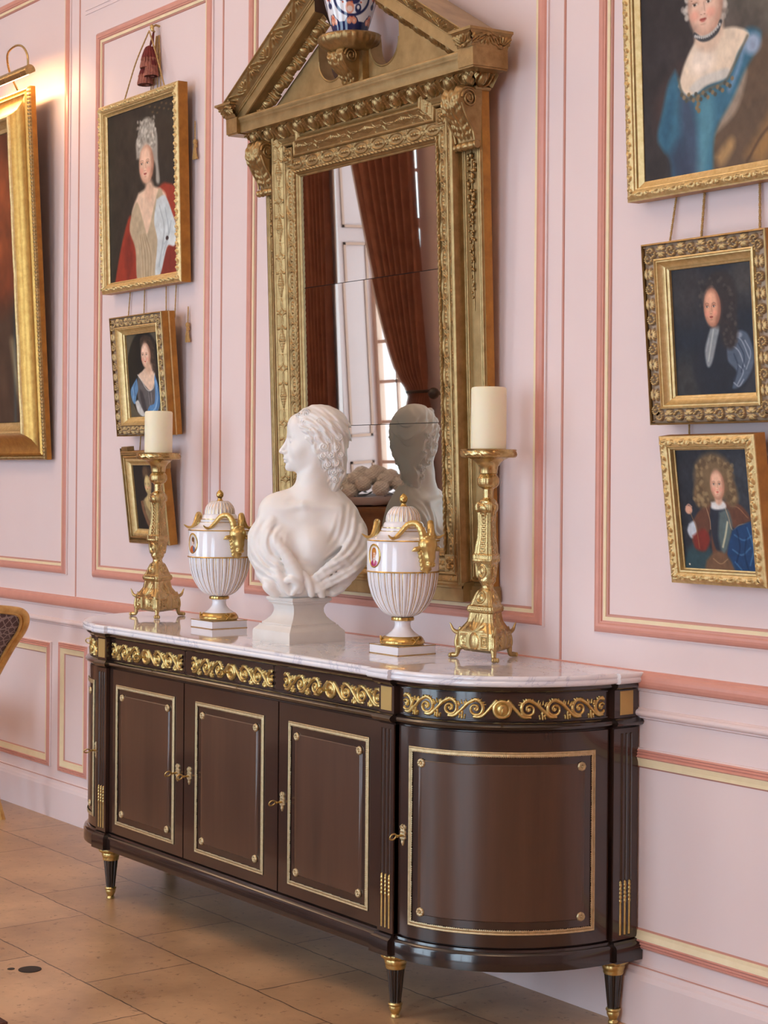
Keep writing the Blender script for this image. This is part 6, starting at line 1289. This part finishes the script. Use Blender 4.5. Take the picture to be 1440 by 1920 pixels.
for sx in (-1, 1):
    b = MB(); xa, xb = sorted((sx * (W3 / 2 + .009), sx * (W3 / 2 - .052))); b.box(xa, xb, -.034, -.004, H3 - .004, H3 + .011); b.box(xa + (.014 if sx < 0 else 0), xb - (.014 if sx > 0 else 0), -.034, -.004, H3 + .011, H3 + .017); xa, xb = sorted((sx * (W3 / 2 + .009), sx * (W3 / 2 - .002))); b.box(xa, xb, -.034, -.004, H3 - .070, H3 + .011); b.build('corner_ear', M_bronzegold, t)
# big picture, cut by the left edge of the view
W0, H0 = 1.34, 1.594
big = [('frame_side', [(0, .002), (0, .024)], None, M_goldside, .01), ('outer_bead', [(0, .024), (.004, .031), (.014, .034), (.018, .030)], R_bead(.016, .004), M_bronzegold, .002), ('cove_moulding', [(.018, .030), (.022, .036), (.030, .040), (.036, .036), (.060, .038), (.090, .050), (.105, .066), (.110, .074)], None, M_gold, .01),
       ('ribbon_reed', [(.110, .074), (.115, .082), (.121, .084), (.127, .080), (.129, .074)], R_bead(.30, .002), M_goldlite, .004), ('sight_moulding', [(.129, .074), (.134, .060), (.146, .050), (.150, .044), (.165, .040), (.168, .030)], None, M_goldlite, .01)]
picture('large_portrait', 'large brown-toned portrait in a wide gilt frame, cut by the left edge', -4.3098 - W0, 1.5302, W0, H0, .057, .05, None, big, (-W0 / 2 + .168, W0 / 2 - .168, .168, H0 - .168, .036), P_brown, dfront=.016)

# ------------------------------------------------------------------ cords, knots and tassels
def cord(pts, label, r=.0036, grp='ochre hanging cords', knot=None):
    q = spline(pts, 60) if len(pts) > 2 else np.linspace(pts[0], pts[1], 40); b = MB()
    L = np.concatenate([[0], np.cumsum(np.linalg.norm(np.diff(q, axis=0), axis=1))]); m = max(20, int(L[-1] / .004)); s = np.linspace(0, L[-1], m); Q = np.stack([np.interp(s, L, q[:, i]) for i in range(3)], 1)
    for k in range(2):
        a = s / .011 * 2 * PI + k * PI; P = Q + np.stack([np.cos(a), np.sin(a), 0 * a], 1) * r * .42; b.tube(P, r * .62, 6)
    if knot is not None:
        x, y, z = knot; b.ball((x, y, z), (.010, .009, .011), 10); b.ball((x + .003, y, z - .015), (.008, .008, .008), 10)
        for dx in (-.009, .004, .012): b.tube([(x, y, z - .01), (x + dx * .6, y - .002, z - .035), (x + dx, y, z - .065)], [.004, .0035, .0055], 6)
    return tag(b.build('hanging_cord', M_rope), label, 'cord', grp)
hk = (-3.437, -.047, 3.192)
cord([hk, (-3.545, -.044, 3.09), (-3.648, -.0395, 2.955)], 'left sloping cord from the tasselled hook to the topmost lady portrait')
cord([hk, (-3.385, -.044, 3.09), (-3.326, -.0395, 2.955)], 'right sloping cord from the tasselled hook to the topmost lady portrait')
for k, (x, a) in enumerate(((-3.500, 'leftmost'), (-3.482, 'second'), (-3.440, 'third'), (-3.410, 'rightmost'))):
    cord([(-3.437 + (x + 3.437) * .25, -.006, 3.18), (x, -.0075, 2.93)], '%s of the upright cords below the tassels, above the wigged lady' % a, .003)
for x, xb, a in ((-3.643, -3.655, 'leftmost'), (-3.526, -3.525, 'second'), (-3.358, -3.349, 'third'), (-3.281, -3.283, 'rightmost')):
    cord([(x, -.008, 2.20), (xb, -.012, 2.07)], '%s of the cords between the two left lady portraits' % a, .003)
cord([(-3.543, -.010, 1.64), (-3.551, -.010, 1.56)], 'short cord above the small dark portrait, left of the candle', .003)
cord([(-.680, -.007, 2.225), (-.705, -.012, 2.07)], 'left cord above the gentleman in the dark wig'); cord([(-.582, -.007, 2.23), (-.592, -.012, 2.07)], 'middle cord above the gentleman in the dark wig', .0042); cord([(-.400, -.007, 2.23), (-.394, -.012, 2.07)], 'right cord above the gentleman in the dark wig', .0042)
cord([(-.631, -.008, 1.64), (-.629, -.009, 1.56)], 'short left cord between the gentleman and the youth', .003)
cord([(-.350, -.008, 1.64), (-.349, -.010, 1.55), (-.347, -.010, 1.475)], 'knotted cord hanging to the right of the youth portrait', .0036, knot=(-.340, -.014, 1.470))
cord([(-3.150, -.008, 2.80), (-3.146, -.010, 2.725)], 'knotted cord end right of the wigged lady portrait', .003, knot=(-3.142, -.012, 2.72)); cord([(-3.190, -.008, 2.105), (-3.188, -.010, 2.04)], 'knotted cord end right of the blue-wrapped lady portrait', .003, knot=(-3.186, -.012, 2.035))
t = empty('tassel_hook', (hk[0], 0, 3.206), label='brass hook with a bunch of dark red tassels above the wigged lady', cat='hook')
b = MB(); b.tube([(0, .0, .01), (0, -.018, .012), (0, -.030, .004), (0, -.030, -.012), (0, -.022, -.016)], .0045, 8); b.ball((-.016, -.026, .006), (.010, .008, .012), 10); b.ball((-.006, -.030, -.004), (.008, .008, .010), 10); b.build('hook', M_brass, t)
M_tas = mat('dark_red_silk', (120, 30, 24), .75, c2=(86, 20, 18), nscale=60); M_tas2 = mat('faded_rose_silk', (176, 110, 88), .75, c2=(110, 48, 40), nscale=60)
for k, (dx, dz, s_) in enumerate(((-.012, -.115, 1.0), (-.040, -.175, .85), (.006, -.150, .75))):
    b = MB(); b.tube([(0, -.026, -.01), (dx * .4, -.030, -.05), (dx, -.034, dz + .046)], .003, 6)
    a = np.linspace(0, 2 * PI, 60, endpoint=False); rows = []
    for z, r in ((.046, .004), (.040, .016), (.030, .022), (.010, .030), (-.004, .034)): rows.append(np.stack([dx + s_ * r * (1 + .06 * np.cos(a * 15)) * np.cos(a), -.040 + s_ * r * .8 * (1 + .06 * np.cos(a * 15)) * np.sin(a), 0 * a + dz + s_ * z], 1))
    b.grid(np.array(rows), closev=True, flip=True); c = b.build('tassel', M_tas, t, 60); b = MB(); r = random.Random(k)
    for j in range(15):
        an = j / 15 * 2 * PI; x, y = dx + s_ * .031 * math.cos(an), -.040 + s_ * .025 * math.sin(an); b.lathe([(.003, .0), (.006, -.006), (.005, -.012), (.010, -.034), (.009, -.040), (.0, -.040)][::-1], (x, y, dz + s_ * (-.002)), 8)
    b.build('tassel_skirt', M_tas2, c, 60)
# ------------------------------------------------------------------ picture lamp over the big portrait
LX, LY, LZ = -4.205, -.182, 3.146
t = empty('picture_lamp', (LX, 0, LZ), label='brass picture lamp on a curved arm above the large portrait', cat='lamp')
b = MB(); a = np.linspace(-.9, PI + .05, 16); P = np.array([[(x, LY - .026 * math.cos(q) * .9, .012 + .026 * math.sin(q)) for q in a] for x in (0, -.62)]); b.grid(P); P2 = P.copy(); b.grid(np.array([[(x, LY - .023 * math.cos(q) * .9, .012 + .023 * math.sin(q)) for q in a] for x in (0, -.62)]), flip=True)
for x in (0, -.62): b.lathe([(0, 0), (.026, 0)], (x, LY, .012), 24) if False else b.add([(x, LY - .0235 * math.cos(q), .012 + .026 * math.sin(q)) for q in a], [tuple(range(16))])
b.build('lamp_shade', M_brass, t)
b = MB(); b.tube([(-.03, LY, .006), (-.59, LY, .006)], .009, 10)
mb_ = bpy.data.materials.new('warm_lamp_tube'); mb_.use_nodes = True; bs = mb_.node_tree.nodes['Principled BSDF']; bs.inputs['Emission Color'].default_value = (1, .62, .30, 1); bs.inputs['Emission Strength'].default_value = 8; b.build('light_tube', mb_, t)
b = MB(); q = spline([(-.030, LY + .004, .036), (-.034, LY + .002, .085), (-.080, LY, .128), (-.165, LY + .005, .145), (-.290, LY + .030, .135), (-.390, LY + .090, .080), (-.420, -.030, .000), (-.42, -.020, -.03)], 60); b.tube(q, .0048, 10); b.build('arm', M_brass, t)
l = bpy.data.lights.new('picture_lamp_light', 'AREA'); l.shape = 'RECTANGLE'; l.size = .56; l.size_y = .02; l.energy = 3.0; l.color = (1, .60, .28); l.spread = math.radians(170)
o = bpy.data.objects.new('picture_lamp_light', l); COL.objects.link(o); o.location = (LX - .31, LY, LZ - .008); o.rotation_euler = (math.radians(50), 0, 0)
# ------------------------------------------------------------------ gilt chair at the left edge (its back towards us)
t = empty('gilt_chair', (-4.66, -.45, 0), label='gilt side chair with a patterned upholstered back at the left edge', cat='chair')
def cl(p): return (p[0] + 4.66, p[1] + .45, p[2])
M_chair = mat('chair_gilding', (230, 190, 118), .32, .6, c2=(190, 140, 76), nscale=30)
mf = bpy.data.materials.new('patterned_back_fabric'); mf.use_nodes = True; nt = mf.node_tree; bs = nt.nodes['Principled BSDF']; tc = nt.nodes.new('ShaderNodeTexCoord'); mp = nt.nodes.new('ShaderNodeMapping'); mp.inputs['Scale'].default_value = (1, 1, .8); mp.inputs['Rotation'].default_value = (.78, 0, 0)
vo = nt.nodes.new('ShaderNodeTexVoronoi'); vo.feature = 'DISTANCE_TO_EDGE'; vo.inputs['Scale'].default_value = 42; vo.inputs['Randomness'].default_value = .25; cr = nt.nodes.new('ShaderNodeValToRGB'); cr.color_ramp.elements[0].position = .05; cr.color_ramp.elements[0].color = L3(150, 128, 122); cr.color_ramp.elements[1].position = .10; cr.color_ramp.elements[1].color = L3(78, 46, 42)
nt.links.new(tc.outputs['Object'], mp.inputs['Vector']); nt.links.new(mp.outputs['Vector'], vo.inputs['Vector']); nt.links.new(vo.outputs['Distance'], cr.inputs['Fac']); nt.links.new(cr.outputs['Color'], bs.inputs['Base Color']); bs.inputs['Roughness'].default_value = .55; bs.inputs['Sheen Weight'].default_value = .3
ya, yb = -.205, -.69; yc = (ya + yb) / 2; hwid = (ya - yb) / 2
def bx_(z): return np.interp(z, [.42, .45, .60, .75, .83, .88, .905], [-4.425, -4.415, -4.345, -4.245, -4.175, -4.150, -4.148])
# back hoop: seat level up one side, over the top, down the other
prof_y = [(.44, .150), (.55, .170), (.65, .195), (.75, .222), (.82, .240), (.865, .240), (.892, .218), (.903, .170), (.912, .09), (.918, .0)]
half = [(bx_(z), yc + y, z) for z, y in prof_y]; other = [(x, 2 * yc - y, z) for x, y, z in half[::-1][1:]]; loop = spline([cl(p) for p in half + other], 120)
b = MB(); b.tube(loop, .019, 14); f = b.build('back_frame', M_chair, t, 60)
b = MB(); b.tube(loop * [1, .90, .985] + [.010, .0, .006], .007, 8); b.build('rope_bead', M_chair, f, 60)
zz = np.linspace(.47, .895, 30); rows = []
for z in zz:
    w_ = np.interp(z, [p[0] for p in prof_y], [p[1] for p in prof_y]) - .012 if z < .865 else np.interp(z, [.865, .895], [.226, .150]); yy = np.linspace(-w_, w_, 24); rows.append([cl((bx_(z) + .010 * (1 - (y / w_) ** 2) + .004, yc + y, z)) for y in yy])
R = np.array(rows); b = MB(); b.grid(R, flip=True); b.grid(R - [.035, 0, 0]); b.build('upholstered_back', mf, t)
def leg2(p0, p1, tw=True):
    m = 60; s = np.linspace(0, 1, m); P = np.array(p0)[None] * (1 - s[:, None]) + np.array(p1)[None] * s[:, None]; r = .0165 - .006 * s; r = np.where(s > .93, .0135, r); b = MB(); a = np.linspace(0, 2 * PI, 28, endpoint=False); rows = []
    for k in range(m): rr = r[k] * (1 + (.13 * np.sin(a * 4 + s[k] * 46) if .12 < s[k] < .92 else 0)); rows.append(np.stack([P[k, 0] + rr * np.cos(a), P[k, 1] + rr * np.sin(a), a * 0 + P[k, 2]], 1))
    b.grid(np.array(rows), closev=True, flip=True) if False else b.grid(np.array(rows), closev=True); k = b.n - 28; b.F.append(tuple(range(k, k + 28))[::-1]); b.M.append(0); return b.build('leg', M_chair, t, 60)
leg2(cl((-4.425, ya - .085, .45)), cl((-4.366, ya, .0))) if False else leg2(cl((-4.420, -.300, .45)), cl((-4.355, -.212, .0)))
leg2(cl((-4.420, 2 * yc + .300, .45)), cl((-4.355, 2 * yc + .212, .0))); leg2(cl((-4.88, -.235, .42)), cl((-4.90, -.225, .0))); leg2(cl((-4.88, 2 * yc + .235, .42)), cl((-4.90, 2 * yc + .225, .0)))
b = MB(); b.box(-.25, .245, -.23, .235, .385, .435); b.build('seat_rail', M_chair, t)
q = MB(); a = np.linspace(0, 2 * PI, 60, endpoint=False); rows = [np.stack([.0 + k * .255 * np.sign(np.cos(a)) * np.abs(np.cos(a)) ** .35, .0025 + k * .240 * np.sign(np.sin(a)) * np.abs(np.sin(a)) ** .35, 0 * a + z], 1) for k, z in ((1, .43), (1.02, .445), (1.01, .465), (.94, .485), (.7, .50), (.01, .505))]; q.grid(np.array(rows), closev=True, flip=True); q.build('seat_pad', mf, t)

# ------------------------------------------------------------------ flower table opposite (seen in the glass)
FX, FYY = -7.92, -4.45
t = empty('console_table', (FX, FYY, 0), label='brown wooden console table by the window, seen in the looking glass', cat='table')
M_tab = mat('walnut_table', (158, 112, 70), .35, c2=(124, 84, 50), nscale=10, coat=.3)
b = MB(); b.box(-.55, .55, -.24, .24, .90, .93); b.build('table_top', M_tab, t); b = MB(); b.box(-.52, .52, -.21, .21, .62, .90); b.build('apron', M_tab, t)
for sx in (-1, 1):
    for sy in (-1, 1): b = MB(); b.box(sx * .49 - .025, sx * .49 + .025, sy * .18 - .025, sy * .18 + .025, 0, .62); b.build('leg', M_tab, t)
t = empty('flower_trough', (FX + .02, FYY, .93), label='long bowl of white hydrangeas on the console table, seen in the looking glass', cat='flowers')
b = MB(); b.lathe([(.10, 0), (.17, .015), (.20, .05), (.21, .075), (.19, .075), (.17, .05)], n=40, sx=1.5); b.build('bowl', M_porc, t)
M_fl = mat('white_petals', (244, 240, 234), .7, c2=(226, 224, 220), nscale=30); M_lf = mat('dark_leaves', (44, 66, 52), .5, c2=(26, 40, 34), nscale=20); r = random.Random(2)
b2 = MB()
for k in range(80):
    a = r.uniform(0, 6.3); d = r.uniform(.1, 1) ** .5; x, y, z = .34 * d * math.cos(a), .2 * d * math.sin(a), .06 + .16 * (1 - d * d) * r.uniform(.3, .8) + .01; an = r.uniform(0, 6.3); s_ = .045; tl = r.uniform(-.5, .6); c, s = math.cos(an), math.sin(an)
    b2.add([(x, y, z), (x + s_ * c - s * .016, y + s_ * s + c * .016, z + tl * .03), (x + 2 * s_ * c, y + 2 * s_ * s, z + tl * .05), (x + s_ * c + s * .016, y + s_ * s - c * .016, z + tl * .03)], [(0, 1, 2, 3)])
tag(b2.build('foliage', M_lf, t), kind='stuff')
for k in range(20):
    a = k * 2.4; d = (k + .5) / 16; x, y, z = .33 * d ** .5 * math.cos(a), .17 * d ** .5 * math.sin(a), .14 + .11 * (1 - d); b = MB()
    th, ph = np.meshgrid(np.linspace(.01, PI - .01, 40), np.linspace(0, 2 * PI, 60, endpoint=False), indexing='ij'); rr = .060 * (1 + .13 * np.sin(th * 17 + k) * np.sin(ph * 11) + .04 * np.sin(th * 5 + ph * 3)); b.grid(np.stack([x + rr * np.sin(th) * np.cos(ph), y + rr * np.sin(th) * np.sin(ph), z - .85 * rr * np.cos(th)], -1), closev=True, flip=True)
    b.build('blossom', M_fl, t, 60)

# ------------------------------------------------------------------ floor details
b = MB(); b.lathe([(.0, .0), (.034, .0), (.034, .0012), (.028, .0018), (.0, .0018)], (0, 0, 0), 32); o = b.build('floor_cap', mat('dark_iron_cap', (44, 36, 30), .5, .4)); o.location = (-2.224, -1.0995, 0.0003); tag(o, 'small dark round cap set in the floor at the left', 'floor cap')
b = MB(); b.lathe([(.0, .0), (.011, .0), (.011, .0008), (.0, .0008)], (0, 0, 0), 20); o = b.build('floor_cap', MATS['dark_iron_cap']); o.location = (-2.262, -1.142, 0.0003); tag(o, 'tiny dark disc in the floor beside the round cap', 'floor cap')
M_rug = mat('dark_woven_rug', (104, 60, 42), .9, c2=(54, 34, 28), nscale=60, bump=.4, bscale=300)
b = MB(); b.box(-5.4, -1.78, -4.2, -1.375, 0.0003, .009); o = b.build('rug', M_rug); tag(o, 'dark patterned rug whose corner shows at the bottom left', 'rug')
